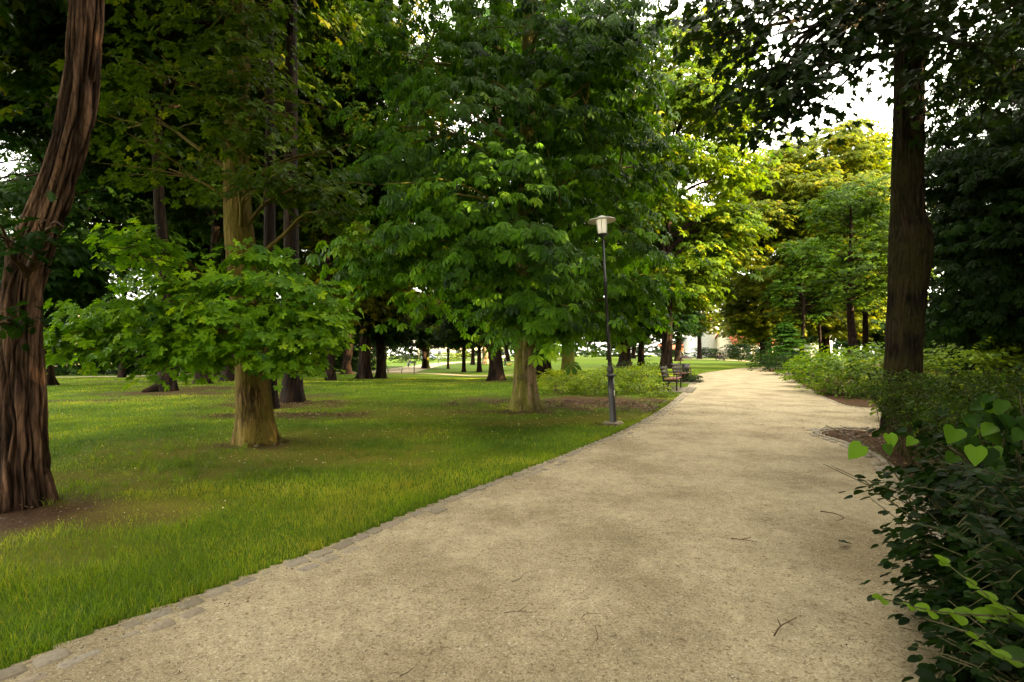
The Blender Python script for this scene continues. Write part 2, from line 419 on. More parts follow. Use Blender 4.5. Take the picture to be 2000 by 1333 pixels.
def blob_sprays(acc, tp, blobs, rad, per, size, axis=(0, 0), shell=0.35, **kw):
    """blobs: cx, cy, cz, rx, ry, rz, n; sprays spread through each ellipsoid, thicker near its skin"""
    for (cx, cy, cz, rx, ry, rz, n) in blobs:
        n = int(n)
        d = rng.normal(0, 1, (n, 3)); d /= np.linalg.norm(d, axis=1, keepdims=True)
        rho = rng.uniform(shell, 1, n) ** .6
        C = np.array([cx, cy, cz]) + d * rho[:, None] * np.array([rx, ry, rz]) * rng.uniform(.85, 1.12, (n, 1))
        O = d.copy(); O[:, :2] += .6 * (C[:, :2] - np.array(axis)) / (np.linalg.norm(C[:, :2] - np.array(axis), axis=1, keepdims=True) + .3)
        O += rng.normal(0, .25, (n, 3)); O[:, 2] = O[:, 2] * .35 - .12
        O /= np.linalg.norm(O, axis=1, keepdims=True) + 1e-9
        sprays(acc, tp, C, O, rad * rng.uniform(.6, 1.25, n), per, size, **kw)

def trunk(acc, pts, nu=48, nv=60, furrow=0.03, kf=7.0, kz=0.9, flare=0.5, fh=0.35, lobes=5, seed=0, twist=0.0, rough=0.012):
    """tapered, furrowed trunk; pts rows of x, y, z, radius (from the ground up)"""
    p = spline(pts, nv); th = np.arange(nu) * 2 * math.pi / nu
    z = p[:, 2] - p[0, 2]
    t = np.gradient(p[:, :3], axis=0); t /= np.linalg.norm(t, axis=1, keepdims=True)
    a = np.cross(np.array([0, 1., 0]), t); a /= np.linalg.norm(a, axis=1, keepdims=True); b = np.cross(t, a)
    TH, Z = np.meshgrid(th, z); r = p[:, 3:4] * np.ones_like(TH)
    tw = TH + twist * Z
    cx, cyy = np.cos(tw), np.sin(tw)
    wob = (fbm(cx * 1.1 + seed, cyy * 1.1, Z * .7, 2) - .5) * .22
    lob = 1 + flare * np.exp(-Z / fh) * (1 + .55 * np.cos(TH * lobes + seed) + .35 * np.cos(TH * (lobes - 2) + 2.3 * seed))
    w = fbm(cx * 2 + seed * 3, cyy * 2, Z * 2.2, 2) - .5
    n1 = fbm(cx * kf * .32 + w * .9 + seed, cyy * kf * .32 + w * .9, Z * kz + seed, 3)
    ridge = np.clip(1 - np.abs(n1 - .5) * 6.5, 0, 1)             # narrow furrows
    n2 = fbm(cx * kf * 1.1 + 9, cyy * kf * 1.1, Z * kz * 3.3, 2)
    rr = r * (1 + wob) * lob - furrow * ridge ** 1.5 + (n2 - .5) * rough * 2
    V = p[:, None, :3] + rr[:, :, None] * (np.cos(TH)[:, :, None] * a[:, None] + np.sin(TH)[:, :, None] * b[:, None])
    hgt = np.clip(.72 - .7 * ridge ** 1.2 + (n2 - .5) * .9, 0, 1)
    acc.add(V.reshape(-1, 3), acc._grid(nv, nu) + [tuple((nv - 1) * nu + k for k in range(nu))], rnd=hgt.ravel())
    return p

def limb(acc, a, b, r0, r1, sag=0.0, n=8, nu=6, wig=0.08):
    a = np.array(a, float); b = np.array(b, float); L = np.linalg.norm(b - a)
    m1 = a * .66 + b * .34 + np.array([0, 0, sag]) + rng.normal(0, wig * L * .4, 3); m2 = a * .3 + b * .7 + np.array([0, 0, sag * .8]) + rng.normal(0, wig * L * .4, 3)
    q = spline([a, m1, m2, b], n); rr = np.linspace(r0, r1, n)[:, None]
    acc.tube(np.hstack([q, rr]), nu=nu, rnd=rng.uniform(.35, .6)); return q

def limbs_to(acc, axis_pts, blobs, r0=.07, twigs=4, zmin=1.6):
    """branches from the trunk axis to each clump of leaves, with side twigs"""
    ax = np.asarray(axis_pts)
    for bl in blobs:
        c = np.array(bl[:3]); h = np.linalg.norm(c[:2] - ax[-1, :2])
        zt = np.clip(c[2] - .35 * h - .2, ax[0, 2] + zmin, ax[-1, 2])
        k = int(np.argmin(np.abs(ax[:, 2] - zt)))
        rr = min(r0, ax[k, 3] * .55)
        q = limb(acc, ax[k, :3], c, rr, .012, sag=.12 * h)
        for _ in range(twigs):
            j = random.randrange(3, len(q)); e = c + rng.normal(0, 1, 3) * np.array(bl[3:6]) * .55
            limb(acc, q[j], e, rr * .32, .005, sag=.05, n=5, nu=4)

def px_blobs(rows):
    """rows: px, py, depth, half width px, half height px, half depth m, n  ->  metres"""
    out = []
    for px, py, d, w, h, rd, n in rows:
        x, y, z = P(px, py, d); out.append((x, y, z, w * d / FOC, rd, h * d / FOC, n))
    return out
def px_trunk(rows, d):
    """rows: px centre, py, width px at depth d (top to be given last)"""
    return [(*P(px, py, d), w * d / FOC / 2 * math.cos(math.atan((px - 1000) / FOC))) for px, py, w in rows]   # wide lens: off-axis cylinders look wider

def shift(pts, base):
    return [tuple(np.array(p[:3]) - np.array(base)) + tuple(p[3:]) for p in pts]

# ------------------------------------------------------------------ the paths and the ground
left_edge = [(-6.4, -3.0), (-4.2, 0.2)] + [G(*q)[:2] for q in ((20, 1303), (200, 1230), (340, 1181), (500, 1121), (620, 1076), (740, 1027), (850, 982), (960, 941), (1060, 905), (1160, 865), (1230, 834), (1290, 801), (1330, 770), (1347, 750), (1357, 738), (1372, 729.5), (1420, 723), (1485, 717.5))] + [(45, 66), (70, 78)]
bed1_edge = [(-1.2, -5.0), (0.55, 0.2), (1.5, 1.75), (2.65, 3.0)] + [G(*q)[:2] for q in ((1835, 1010), (1795, 960), (1745, 908), (1710, 885), (1650, 863), (1612, 852), (1602, 846), (1612, 841), (1650, 838), (1720, 840))] + [(9.6, 9.9), (14, 10.2), (22, 10.5)]
bed2_edge = [G(*q)[:2] for q in ((1490, 722.5), (1525, 726), (1560, 733), (1545, 737), (1552, 744), (1570, 755), (1595, 768), (1640, 788), (1680, 796), (1725, 799))] + [(13, 13.9), (20, 14.4), (26, 14.6)]
bed2_edge = [(70, 70.5), (40, 53)] + bed2_edge
LE = spline(left_edge, 260); B1 = spline(bed1_edge, 200); B2 = spline(bed2_edge, 200)
poly_path = np.concatenate([LE, B2[:, :2], B1[::-1]])

def in_poly(x, y, poly):
    x = np.asarray(x); y = np.asarray(y); c = np.zeros(x.shape, bool); n = len(poly); j = n - 1
    for i in range(n):
        xi, yi = poly[i]; xj, yj = poly[j]
        if yi != yj:
            m = ((yi > y) != (yj > y)) & (x < (xj - xi) * (y - yi) / (yj - yi) + xi); c ^= m
        j = i
    return c
poly_bed1 = np.concatenate([B1, [(30, 10.5), (30, -8), (0, -8)]])
poly_bed2 = np.concatenate([B2, [(40, 15), (90, 40), (90, 71)]])

def dist_to(x, y, line):
    d = np.full(np.shape(x), 1e9)
    for (ax, ay), (bx, by) in zip(line[:-1], line[1:]):
        L2 = (bx - ax) ** 2 + (by - ay) ** 2 + 1e-12
        t = np.clip(((x - ax) * (bx - ax) + (y - ay) * (by - ay)) / L2, 0, 1)
        d = np.minimum(d, (x - ax - t * (bx - ax)) ** 2 + (y - ay - t * (by - ay)) ** 2)
    return np.sqrt(d)

# bare soil and moss patches: photo pixel centre, radius across and along (m)
soil_spots = [((40, 1000), .75, .5, 1.0), ((10, 1015), 1.1, .3, .7), ((502, 868), .75, .5, .8), ((325, 768), 3.2, 1.7, .9), ((430, 758), 3.5, 2.2, .9), ((572, 790), 2.0, 1.3, .8),
              ((150, 783), 1.6, .5, .8), ((1025, 806), 1.7, .7, .8), ((940, 780), 1.6, 1.2, .9), ((1150, 785), 3.4, 2.6, 1.0), ((1280, 785), 1.4, 1.6, 1.0), ((560, 812), 2.2, .8, .8), ((1195, 832), .5, .25, .8),
              ((743, 741), 2.2, 2, .8), ((968, 746), 1.6, 1.4, .8), ((1310, 760), 1.6, 3.5, .8), ((520, 775), 2.5, 1.5, .8), ((250, 745), 6, 3.5, .55), ((1063, 738), 2, 2, .8)]
moss_spots = [((250, 930), 1.7, .8, .9), ((500, 890), 2.6, .9, .9), ((700, 850), 2.8, .9, .6), ((100, 1000), 1.6, .5, .9), ((1020, 825), 2.6, .7, .8), ((850, 810), 3, 1.5, .7), ((1150, 820), 2.0, .8, .8), ((1230, 815), 1.5, .8, .7), ((600, 790), 3, 2, .5), ((380, 870), 1.8, .7, .6), ((0, 1080), 1.2, .4, .5)]
def spots(x, y, S):
    v = np.zeros(np.shape(x))
    w = (fbm(x * 1.6, y * 1.6, 0.5, 4) - .5) * 2.1
    for (c, rx, ry, s) in S:
        gx, gy, _ = G(*c)
        v = np.maximum(v, s * np.clip(1.35 - np.sqrt(((x - gx) / rx) ** 2 + ((y - gy) / ry) ** 2) + w, 0, 1))
    return np.clip(v, 0, 1)

na, nr = 900, 300
ra = 0.25 * (360 / 0.25) ** (np.arange(nr) / (nr - 1))
# more of the fan where the camera looks
ang = np.concatenate([np.linspace(R(38), R(142), 640, endpoint=False), np.linspace(R(142), R(398), 260, endpoint=False)])
RA, AN = np.meshgrid(ra, ang, indexing='ij')
GX, GY = RA * np.cos(AN), RA * np.sin(AN)
inpath = in_poly(GX, GY, poly_path)
inb1 = in_poly(GX, GY, poly_bed1); inb2 = in_poly(GX, GY, poly_bed2)
GZ = zfun(GX, GY) + (fbm(GX * .8, GY * .8, 0.1, 2) - .5) * .05 * np.where(RA < 60, 1, 0)
GZ = np.where(inpath, zfun(GX, GY) - .06, GZ)
soil = spots(GX, GY, soil_spots); soil = np.where(inb1 | inb2, 1.0, soil)
moss = spots(GX, GY, moss_spots)
acc = Acc()
cen = np.array([[0, 0, -.06]])
gv = np.stack([GX, GY, GZ], 2).reshape(-1, 3)
na = len(ang)
idx = np.arange(nr * na).reshape(nr, na); nx = np.roll(idx, -1, 1)
q = np.stack([idx[:-1], idx[1:], nx[1:], nx[:-1]], 2).reshape(-1)
acc.add(gv, loops=q, totals=np.full((nr - 1) * na, 4))
m, nt, out = newmat('lawn_and_soil')
v = mapped(nt); nfine = noise(nt, v, 55, 4, .7); nmid = noise(nt, v, 4.5, 4, .6); nbig = noise(nt, v, .5, 3)
g = ramp(nt, nfine.outputs['Fac'], [(.3, (.028, .052, .004)), (.7, (.100, .165, .008))]).outputs[0]
g = mixc(nt, .45, g, ramp(nt, nmid.outputs['Fac'], [(.3, (.035, .072, .004)), (.7, (.110, .175, .008))]).outputs[0])
g = mixc(nt, .3, g, ramp(nt, nbig.outputs['Fac'], [(.35, (.040, .095, .005)), (.65, (.12, .155, .008))]).outputs[0])
ms = ramp(nt, nfine.outputs['Fac'], [(.3, (.085, .075, .010)), (.7, (.25, .205, .026))]).outputs[0]
g = mixc(nt, attr(nt, 'moss'), g, ms)
so = ramp(nt, nfine.outputs['Fac'], [(.32, (.028, .015, .008)), (.6, (.095, .052, .026)), (.8, (.20, .115, .055))]).outputs[0]
g = mixc(nt, attr(nt, 'soil'), g, so)
b = pbsdf(nt, g, .95, .08); bump(nt, b, nfine.outputs['Fac'], .8, .03); nt.links.new(b.outputs[0], out.inputs['Surface'])
ground = acc.build('ground', m, smooth=True, extra={'soil': soil.ravel(), 'moss': moss.ravel()}); tag(ground, kind='structure')

# gravel material shared by the paths
def gravel_mat(name, k=1.0):
    m, nt, out = newmat(name)
    v = mapped(nt)
    vo = nd(nt, 'ShaderNodeTexVoronoi'); vo.inputs['Scale'].default_value = 130; nt.links.new(v, vo.inputs['Vector'])
    n1 = noise(nt, v, 160, 3, .7); n2 = noise(nt, v, 9, 5, .65); n3 = noise(nt, v, .9, 4, .6); n4 = noise(nt, v, 38, 3, .6)
    c = ramp(nt, n1.outputs['Fac'], [(.28, (.17, .140, .092)), (.5, (.39, .338, .236)), (.75, (.60, .54, .40))]).outputs[0]
    sp = nd(nt, 'ShaderNodeSeparateColor'); nt.links.new(vo.outputs['Color'], sp.inputs[0])
    c = mixc(nt, .35, c, ramp(nt, sp.outputs[0], [(.05, (.16, .11, .065)), (.3, (.40, .32, .20)), (.9, (.50, .43, .32)), (.97, (.66, .60, .48))]).outputs[0])
    n5 = noise(nt, v, 70, 2, .6)
    c = mixc(nt, .6, c, ramp(nt, n5.outputs['Fac'], [(.3, (.62, .58, .52)), (.7, (1.3, 1.28, 1.22))]).outputs[0], 'MULTIPLY')
    c = mixc(nt, .55, c, ramp(nt, n2.outputs['Fac'], [(.3, (.62, .60, .54)), (.65, (1.15, 1.13, 1.08))]).outputs[0], 'MULTIPLY')
    c = mixc(nt, .7, c, ramp(nt, n3.outputs['Fac'], [(.36, (.58, .54, .47)), (.58, (1.10, 1.09, 1.06))]).outputs[0], 'MULTIPLY')
    c = mixc(nt, .8, c, ramp(nt, n4.outputs['Fac'], [(.57, (1, 1, 1)), (.68, (.40, .33, .26))]).outputs[0], 'MULTIPLY')
    b = pbsdf(nt, c, .92, .12)
    h = nd(nt, 'ShaderNodeMath', operation='MULTIPLY_ADD'); h.inputs[1].default_value = .5
    nt.links.new(n1.outputs['Fac'], h.inputs[0]); nt.links.new(n2.outputs['Fac'], h.inputs[2])
    bump(nt, b, h.outputs[0], .7, .02); nt.links.new(b.outputs[0], out.inputs['Surface']); return m
M['gravel'] = gravel_mat('pale_gravel')

# the main path as a polar sheet clipped to its outline
acc = Acc()
nr2, na2 = 420, 900
ra2 = 0.3 * (110 / 0.3) ** (np.arange(nr2) / (nr2 - 1)); an2 = np.linspace(R(30), R(150), na2)
RA, AN = np.meshgrid(ra2, an2, indexing='ij'); X, Y = RA * np.cos(AN), RA * np.sin(AN)
Z = zfun(X, Y) + (fbm(X * 1.2, Y * 1.2, 3.3, 3) - .5) * .030 - .006
ins = in_poly(X, Y, poly_path)
keep = ins[:-1, :-1] | ins[1:, :-1] | ins[:-1, 1:] | ins[1:, 1:]
idx = np.arange(nr2 * na2).reshape(nr2, na2)
q = np.stack([idx[:-1, :-1], idx[1:, :-1], idx[1:, 1:], idx[:-1, 1:]], 2)[keep]
used = np.unique(q); remap = np.full(nr2 * na2, -1); remap[used] = np.arange(len(used))
acc.add(np.stack([X, Y, Z], 2).reshape(-1, 3)[used], loops=remap[q].ravel(), totals=np.full(len(q), 4))
path = acc.build('gravel_path', M['gravel'], smooth=True); tag(path, kind='structure')

def strip(name, line, w, lift=.02, mat=None, n=60):
    p = spline(line, n); t = np.gradient(p[:, :2], axis=0); t /= np.linalg.norm(t, axis=1, keepdims=True)
    nrm = np.stack([-t[:, 1], t[:, 0]], 1); ww = np.interp(np.linspace(0, 1, n), np.linspace(0, 1, len(w)), w)
    rows = []
    for s in np.linspace(-.5, .5, 6):
        xy = p[:, :2] + nrm * (ww * s)[:, None]; rows.append(np.stack([xy[:, 0], xy[:, 1], zfun(xy[:, 0], xy[:, 1]) + lift + .02], 1))
    V = np.stack(rows, 1).reshape(-1, 3)
    F = [(i * 6 + j, i * 6 + j + 1, (i + 1) * 6 + j + 1, (i + 1) * 6 + j) for i in range(n - 1) for j in range(5)]
    a = Acc(); a.add(V, F); o = a.build(name, mat or M['gravel'], smooth=True); tag(o, kind='structure'); return o
g2 = lambda *q: G(*q)[:2]
strip('back_path', [(-90, 40), g2(90, 738), g2(420, 728), g2(600, 728.5), g2(740, 729.5), g2(850, 731), g2(1000, 733.5), g2(1060, 733)], [4, 4, 3.2, 3.0, 2.8, 1.8, 1.6, 1.2], n=90)
strip('winding_path', [g2(760, 728.5), g2(800, 721), g2(850, 712.5), g2(910, 707.8), g2(1000, 704.5), g2(1100, 702.5)], [6, 6, 5, 5, 5, 5], lift=.024)
strip('far_path', [g2(1300, 700.5), g2(1400, 703), g2(1450, 705.5), g2(1500, 708.5), g2(1560, 712)], [5, 4, 3.5, 3.5, 4], lift=.02)

# setts along the path edges
def setts(name, line, rows, seed, y0=-1, y1=60, inward=1):
    rr = np.random.default_rng(seed); a = Acc()
    seg = np.concatenate([[0], np.cumsum(np.linalg.norm(np.diff(line, axis=0), axis=1))])
    for row in range(rows):
        s = 0.0
        while s < seg[-1] - .3:
            L = rr.uniform(.13, .20); k = s + L / 2
            x = np.interp(k, seg, line[:, 0]); y = np.interp(k, seg, line[:, 1])
            x2 = np.interp(k + .05, seg, line[:, 0]); y2 = np.interp(k + .05, seg, line[:, 1])
            s += L + rr.uniform(.012, .032)
            if not (y0 < y < y1): continue
            a0 = math.atan2(y2 - y, x2 - x); nx_, ny_ = math.sin(a0) * inward, -math.cos(a0) * inward
            off = .065 + row * .135 + rr.normal(0, .006); W = rr.uniform(.088, .112); h = .045
            cx, cy_ = x + nx_ * off, y + ny_ * off
            if row and rr.random() < .35: continue
            zt = zf(cx, cy_) + (.020 if inward < 0 else .004) - row * .004 + rr.normal(0, .004)
            ring = []
            for (u, v) in ((-1, -.7), (-.8, -1), (.8, -1), (1, -.7), (1, .7), (.8, 1), (-.8, 1), (-1, .7)):
                ring.append((u * L / 2 * rr.uniform(.92, 1.03), v * W / 2 * rr.uniform(.92, 1.03)))
            V = [(u, v, zt - h) for u, v in ring] + [(u, v, zt - .008 + rr.normal(0, .003)) for u, v in ring] + [(u * .82, v * .8, zt + rr.normal(0, .002)) for u, v in ring]
            ar = a0 + rr.normal(0, .05); ca, sa = math.cos(ar), math.sin(ar)
            V = [(cx + u * ca - v * sa, cy_ + u * sa + v * ca, z) for u, v, z in V]
            F = [(i, (i + 1) % 8, 8 + (i + 1) % 8, 8 + i) for i in range(8)] + [(8 + i, 8 + (i + 1) % 8, 16 + (i + 1) % 8, 16 + i) for i in range(8)] + [tuple(range(16, 24))]
            a.add(V, F, rnd=rr.uniform(0, 1))
    m, nt, out = newmat(name + '_stone')
    v = mapped(nt); n = noise(nt, v, 40, 4, .7); n2 = noise(nt, v, 3, 3)
    c = ramp(nt, attr(nt, 'rnd'), [(0, (.19, .162, .122)), (.5, (.29, .25, .188)), (.85, (.24, .21, .17)), (1, (.28, .225, .165))]).outputs[0]
    c = mixc(nt, .7, c, ramp(nt, n.outputs['Fac'], [(.3, (.6, .58, .55)), (.7, (1.3, 1.28, 1.2))]).outputs[0], 'MULTIPLY')
    b = pbsdf(nt, c, .8, .2); bump(nt, b, n.outputs['Fac'], .5, .01); nt.links.new(b.outputs[0], out.inputs['Surface'])
    o = a.build(name, m, smooth=False); tag(o, kind='structure'); return o
dense = lambda line, n: spline(line, n)
setts('lawn_edging', dense(left_edge, 900), 2, 3, 0.5, 42, 1)
setts('bed_edging', dense(bed1_edge, 600), 2, 4, 3.6, 12, -1)
setts('shrub_bed_edging', dense(bed2_edge, 600), 1, 5, 12, 34, 1)

# ------------------------------------------------------------------ grass, petals and litter (nobody could count them)
def in_view(x, y, pad=.06): return (np.abs(x) < (1.0 + pad) * y + .3)
bx, by, bw, bh = [], [], [], []
for (y0, y1, dens, w, h) in ((2.0, 3.6, 4200, .0034, .050), (3.6, 5.5, 2900, .0040, .048), (5.5, 8, 1700, .0052, .046), (8, 12, 850, .0075, .044), (12, 18, 360, .011, .042), (18, 28, 130, .018, .042), (28, 45, 42, .03, .045)):
    A = (2.1 * y1) * (y1 - y0); n = int(A * dens)
    x = rng.uniform(-1.05 * y1, 1.05 * y1, n); y = rng.uniform(y0, y1, n)
    k = in_view(x, y) & ~in_poly(x, y, poly_path) & ~in_poly(x, y, poly_bed1) & ~in_poly(x, y, poly_bed2)
    x, y = x[k], y[k]
    so_ = spots(x, y, soil_spots); mo = spots(x, y, moss_spots)
    k = (rng.random(len(x)) > np.clip(so_ * 1.25, 0, .985)) & (rng.random(len(x)) > mo * .85)
    x, y, mo = x[k], y[k], mo[k]
    cl = fbm(x * 2.1, y * 2.1, 1.7, 3)
    hh = h * np.clip(.35 + 1.5 * cl, .5, 1.6) * (1 - .5 * mo) * rng.uniform(.6, 1.35, len(x))
    bx.append(x); by.append(y); bw.append(np.full(len(x), w)); bh.append(hh)
n = 26000; k = rng.integers(0, len(LE), n); x = LE[k, 0] + rng.normal(-.075, .04, n); y = LE[k, 1] + rng.normal(.03, .06, n)
k = (y > 2.0) & (y < 16) & in_view(x, y) & (fbm(x * 3, y * 3, 6.6, 2) > .42); x, y = x[k], y[k]
bx.append(x); by.append(y); bw.append(np.full(len(x), .0045)); bh.append(rng.uniform(.03, .085, len(x)))
n = 900; cx_ = rng.uniform(-9, 2, n); cy_ = rng.uniform(2.2, 9, n)                       # stray taller tufts
k = in_view(cx_, cy_) & ~in_poly(cx_, cy_, poly_path) & (fbm(cx_ * .9, cy_ * .9, 2.2, 2) > .5); cx_, cy_ = cx_[k], cy_[k]
x = np.repeat(cx_, 16) + rng.normal(0, .025, len(cx_) * 16); y = np.repeat(cy_, 16) + rng.normal(0, .025, len(cy_) * 16); k = ~in_poly(x, y, poly_path); x, y = x[k], y[k]
bx.append(x); by.append(y); bw.append(np.full(len(x), .005)); bh.append(rng.uniform(.05, .11, len(x)))
bx, by, bw, bh = map(np.concatenate, (bx, by, bw, bh))
N = len(bx); a1 = rng.uniform(0, 2 * math.pi, N); lean = rng.uniform(.15, .95, N) * bh; la = rng.uniform(0, 2 * math.pi, N)
bz = zfun(bx, by) + (fbm(bx * .8, by * .8, 0.1, 2) - .5) * .05
B0 = np.stack([bx, by, bz - .004], 1); S_ = np.stack([np.cos(a1), np.sin(a1), 0 * a1], 1) * (bw / 2)[:, None]; D_ = np.stack([np.cos(la), np.sin(la), 0 * la], 1)
Mid = B0 + D_ * (lean * .3)[:, None]; Mid[:, 2] += bh * .62
Tip = B0 + D_ * lean[:, None]; Tip[:, 2] += bh * np.where(lean > .75 * bh, .8, 1.0)
V = np.stack([B0 - S_, B0 + S_, Mid + S_ * .75, Mid - S_ * .75, Tip], 1).reshape(-1, 3)
L = (np.array([0, 1, 2, 3, 3, 2, 4])[None] + 5 * np.arange(N)[:, None]).ravel(); T = np.tile([4, 3], N)
tone = np.clip((fbm(bx * .6, by * .6, 8.1, 4) - .5) * 2.2 + .47 + rng.normal(0, .17, N), 0, 1); tone = np.where(rng.random(N) < .035, 1.0, tone)
acc = Acc(); acc.add(V, loops=L, totals=T, rnd=np.repeat(tone, 5))
M['grass'] = leaf_mat('grass_blade', (.052, .100, .004), (.165, .250, .006), (.33, .31, .03), trans=.4, rough=.5, spec=.25)
gr = acc.build('grass', M['grass']); tag(gr, 'short mown green grass of the park lawn', 'grass', kind='stuff')

# pale petals on the moss, brown bits on the gravel
def litter(name, n, test, size, mat, label, cat, lift, yr=(2.2, 16), tpl_=OVATE):
    x = rng.uniform(-12, 12, n); y = rng.uniform(yr[0], yr[1], n); k = in_view(x, y) & test(x, y); x, y = x[k], y[k]; N = len(x)
    a = rng.uniform(0, 2 * math.pi, N); ax = np.stack([np.cos(a), np.sin(a), rng.normal(0, .15, N)], 1)
    nr_ = np.stack([rng.normal(0, .3, N), rng.normal(0, .3, N), np.ones(N)], 1)
    pos = np.stack([x, y, zfun(x, y) + lift + rng.uniform(0, .004, N)], 1)
    ac = Acc(); ac.leaves(tpl_, pos, frames(ax, nr_), size * rng.uniform(.5, 1.5, N) * np.clip(y / 5, .8, 2), rng.uniform(0, 1, N))
    o = ac.build(name, mat); tag(o, label, cat, kind='stuff')
M['petal'] = leaf_mat('fallen_petal', (.30, .22, .08), (.60, .52, .26), (.75, .7, .45), trans=.2)
M['drybit'] = leaf_mat('dry_bit', (.035, .020, .012), (.12, .070, .036), (.26, .17, .08), trans=.1)
litter('fallen_petals', 9000, lambda x, y: (~in_poly(x, y, poly_path)) & (x < 3) & (rng.random(len(x)) < spots(x, y, moss_spots) * .9 + .02), .016, M['petal'], 'pale fallen petals scattered over the mossy lawn', 'petals', .022)
litter('gravel_litter', 60000, lambda x, y: in_poly(x, y, poly_path) & (rng.random(len(x)) < .25 + .75 * (fbm(x * .9, y * .9, 2, 3) > .55)), .013, M['drybit'], 'dry brown bits of leaf and bud scattered on the gravel path', 'leaf litter', .012, tpl_=NARROW)
litter('edge_litter', 60000, lambda x, y: in_poly(x, y, poly_path) & (np.minimum(dist_to(x, y, LE[::2, :2]), dist_to(x, y, B1[::2, :2])) < .08 + .45 * rng.random(len(x)) ** 3), .017, M['drybit'], 'dry brown leaf bits gathered along the path edges', 'leaf litter', .014, yr=(2.0, 14), tpl_=OVATE)
litter('bed_litter', 40000, lambda x, y: (in_poly(x, y, poly_bed1) | (spots(x, y, soil_spots) > .5)) & ~in_poly(x, y, poly_path), .03, M['drybit'], 'dry brown leaf litter lying on the bare soil', 'leaf litter', .03)
# loose pebbles on the near gravel
n = 26000; y = 1.6 + 8 * rng.random(n) ** 1.7; x = rng.uniform(-1, 1, n) * (1.05 * y); k = in_poly(x, y, poly_path); x, y = x[k], y[k]; N = len(x)
tv = np.array([(1, 0, 0), (-.5, .85, 0), (-.5, -.85, 0), (.1, 0, .75)]); pb = (tv, np.array([0, 1, 3, 1, 2, 3, 2, 0, 3]), np.array([3, 3, 3]))
a = rng.uniform(0, 6.28, N); ax = np.stack([np.cos(a), np.sin(a), 0 * a], 1)
ac = Acc(); ac.leaves(pb, np.stack([x, y, zfun(x, y) + (fbm(x * 1.2, y * 1.2, 3.3, 3) - .5) * .030 - .007], 1), frames(ax, np.tile([[0, 0, 1.]], (N, 1))), .0044 * np.minimum(rng.lognormal(0, .45, N), 1.9), rng.uniform(0, 1, N))
m, nt, out = newmat('pebble'); c = ramp(nt, attr(nt, 'rnd'), [(0, (.12, .08, .05)), (.25, (.34, .26, .17)), (.8, (.50, .43, .33)), (1, (.60, .55, .46))]).outputs[0]
b = pbsdf(nt, c, .8, .2); nt.links.new(b.outputs[0], out.inputs['Surface'])
tag(ac.build('loose_gravel', m), 'loose pebbles lying on the pale gravel path', 'gravel', kind='stuff')

# a few twigs big enough to point at
def twig(label, pts, forks, r=.0024):
    b = G(*pts[0]); e = empty('twig', b); tag(e, label, 'twig', 'twigs lying on the gravel path')
    a = Acc()
    for line in [pts] + forks:
        q = [(*(np.array(G(*p)) - np.array(b) + np.array([0, 0, .012 + .006 * random.random()])), r * (1 - .55 * i / (len(line) - 1))) for i, p in enumerate(line)]
        a.tube(spline(q, 10), nu=5)
    a.build('stem', M['twig'], e, smooth=True)
twig('forked brown twig with a long side shoot on the gravel, centre foreground', [(985, 1202), (1012, 1200), (1035, 1203), (1050, 1199)], [[(1012, 1201), (1024, 1192), (1033, 1187)]])
twig('curved twig with a pale broken end, lying farthest back among the foreground twigs', [(1000, 1143), (1016, 1135), (1024, 1126), (1052, 1118)], [])
twig('thin crooked twig standing out upright in the view on the lower right gravel', [(1163, 1230), (1168, 1252), (1165, 1262), (1174, 1273)], [[(1165, 1255), (1170, 1248)]])
twig('thin twig lying aslant at the bottom edge of the gravel', [(781, 1331), (800, 1318), (820, 1298)], [])
twig('long bent twig beside the dark bush edge on the shaded gravel', [(1602, 1003), (1630, 1006), (1648, 1016), (1632, 1022)], [], .006)
twig('short bowed twig to the right of the forked twig on the gravel', [(1135, 1213), (1146, 1205), (1174, 1204)], [])
twig('straight twig half way along the shaded right of the gravel', [(1428, 1056), (1450, 1058), (1480, 1064)], [[(1450, 1058), (1466, 1054)]], .005)
twig('forked twig in the bottom right shade of the gravel', [(1512, 1248), (1525, 1228), (1556, 1212)], [[(1525, 1228), (1518, 1216)]], .005)
# one fallen leaf
bp = G(1640, 1064); ac = Acc(); ac.leaves(MAPLE, np.array([[0, 0, .018]]), frames(np.array([[.9, -.3, .1]]), np.array([[0, .2, 1.]])), np.array([.085]), np.array([.2]))
e = ac.build('fallen_leaf', M['darkleaf']); e.location = bp; tag(e, 'dark fallen leaf alone on the shaded right of the gravel path', 'leaf')

# ------------------------------------------------------------------ the near trees
def tree(name, label, base, rows, blobs, leaf, tp, bark, size, per=14, low=None, rad=.7, cat='tree', group=None, limb_r=.07, shell=.35, lf=None, tk=None, twigs=4, zmin=1.6):
    """rows, blobs in world metres; the thing stands at its base"""
    e = empty(name, base); tag(e, label, cat, group)
    rows = shift(rows, base); blobs = [tuple(np.array(b_[:3]) - np.array(base)) + tuple(b_[3:]) for b_ in blobs]
    a = Acc(); ax = trunk(a, rows, **(tk or {})); a.build('trunk', bark, e, smooth=True)
    a = Acc(); limbs_to(a, ax, blobs, limb_r, twigs, zmin); a.build('branches', bark, e, smooth=True)
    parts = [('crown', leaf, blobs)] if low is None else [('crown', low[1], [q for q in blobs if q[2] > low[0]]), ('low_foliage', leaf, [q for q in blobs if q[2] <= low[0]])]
    for nm, mt, bb in parts:
        a = Acc(); blob_sprays(a, tp, bb, rad, per, size, axis=(ax[-1, 0] * .5, ax[-1, 1] * .5), shell=shell, **(lf or {})); a.build(nm, mt, e)
    return e

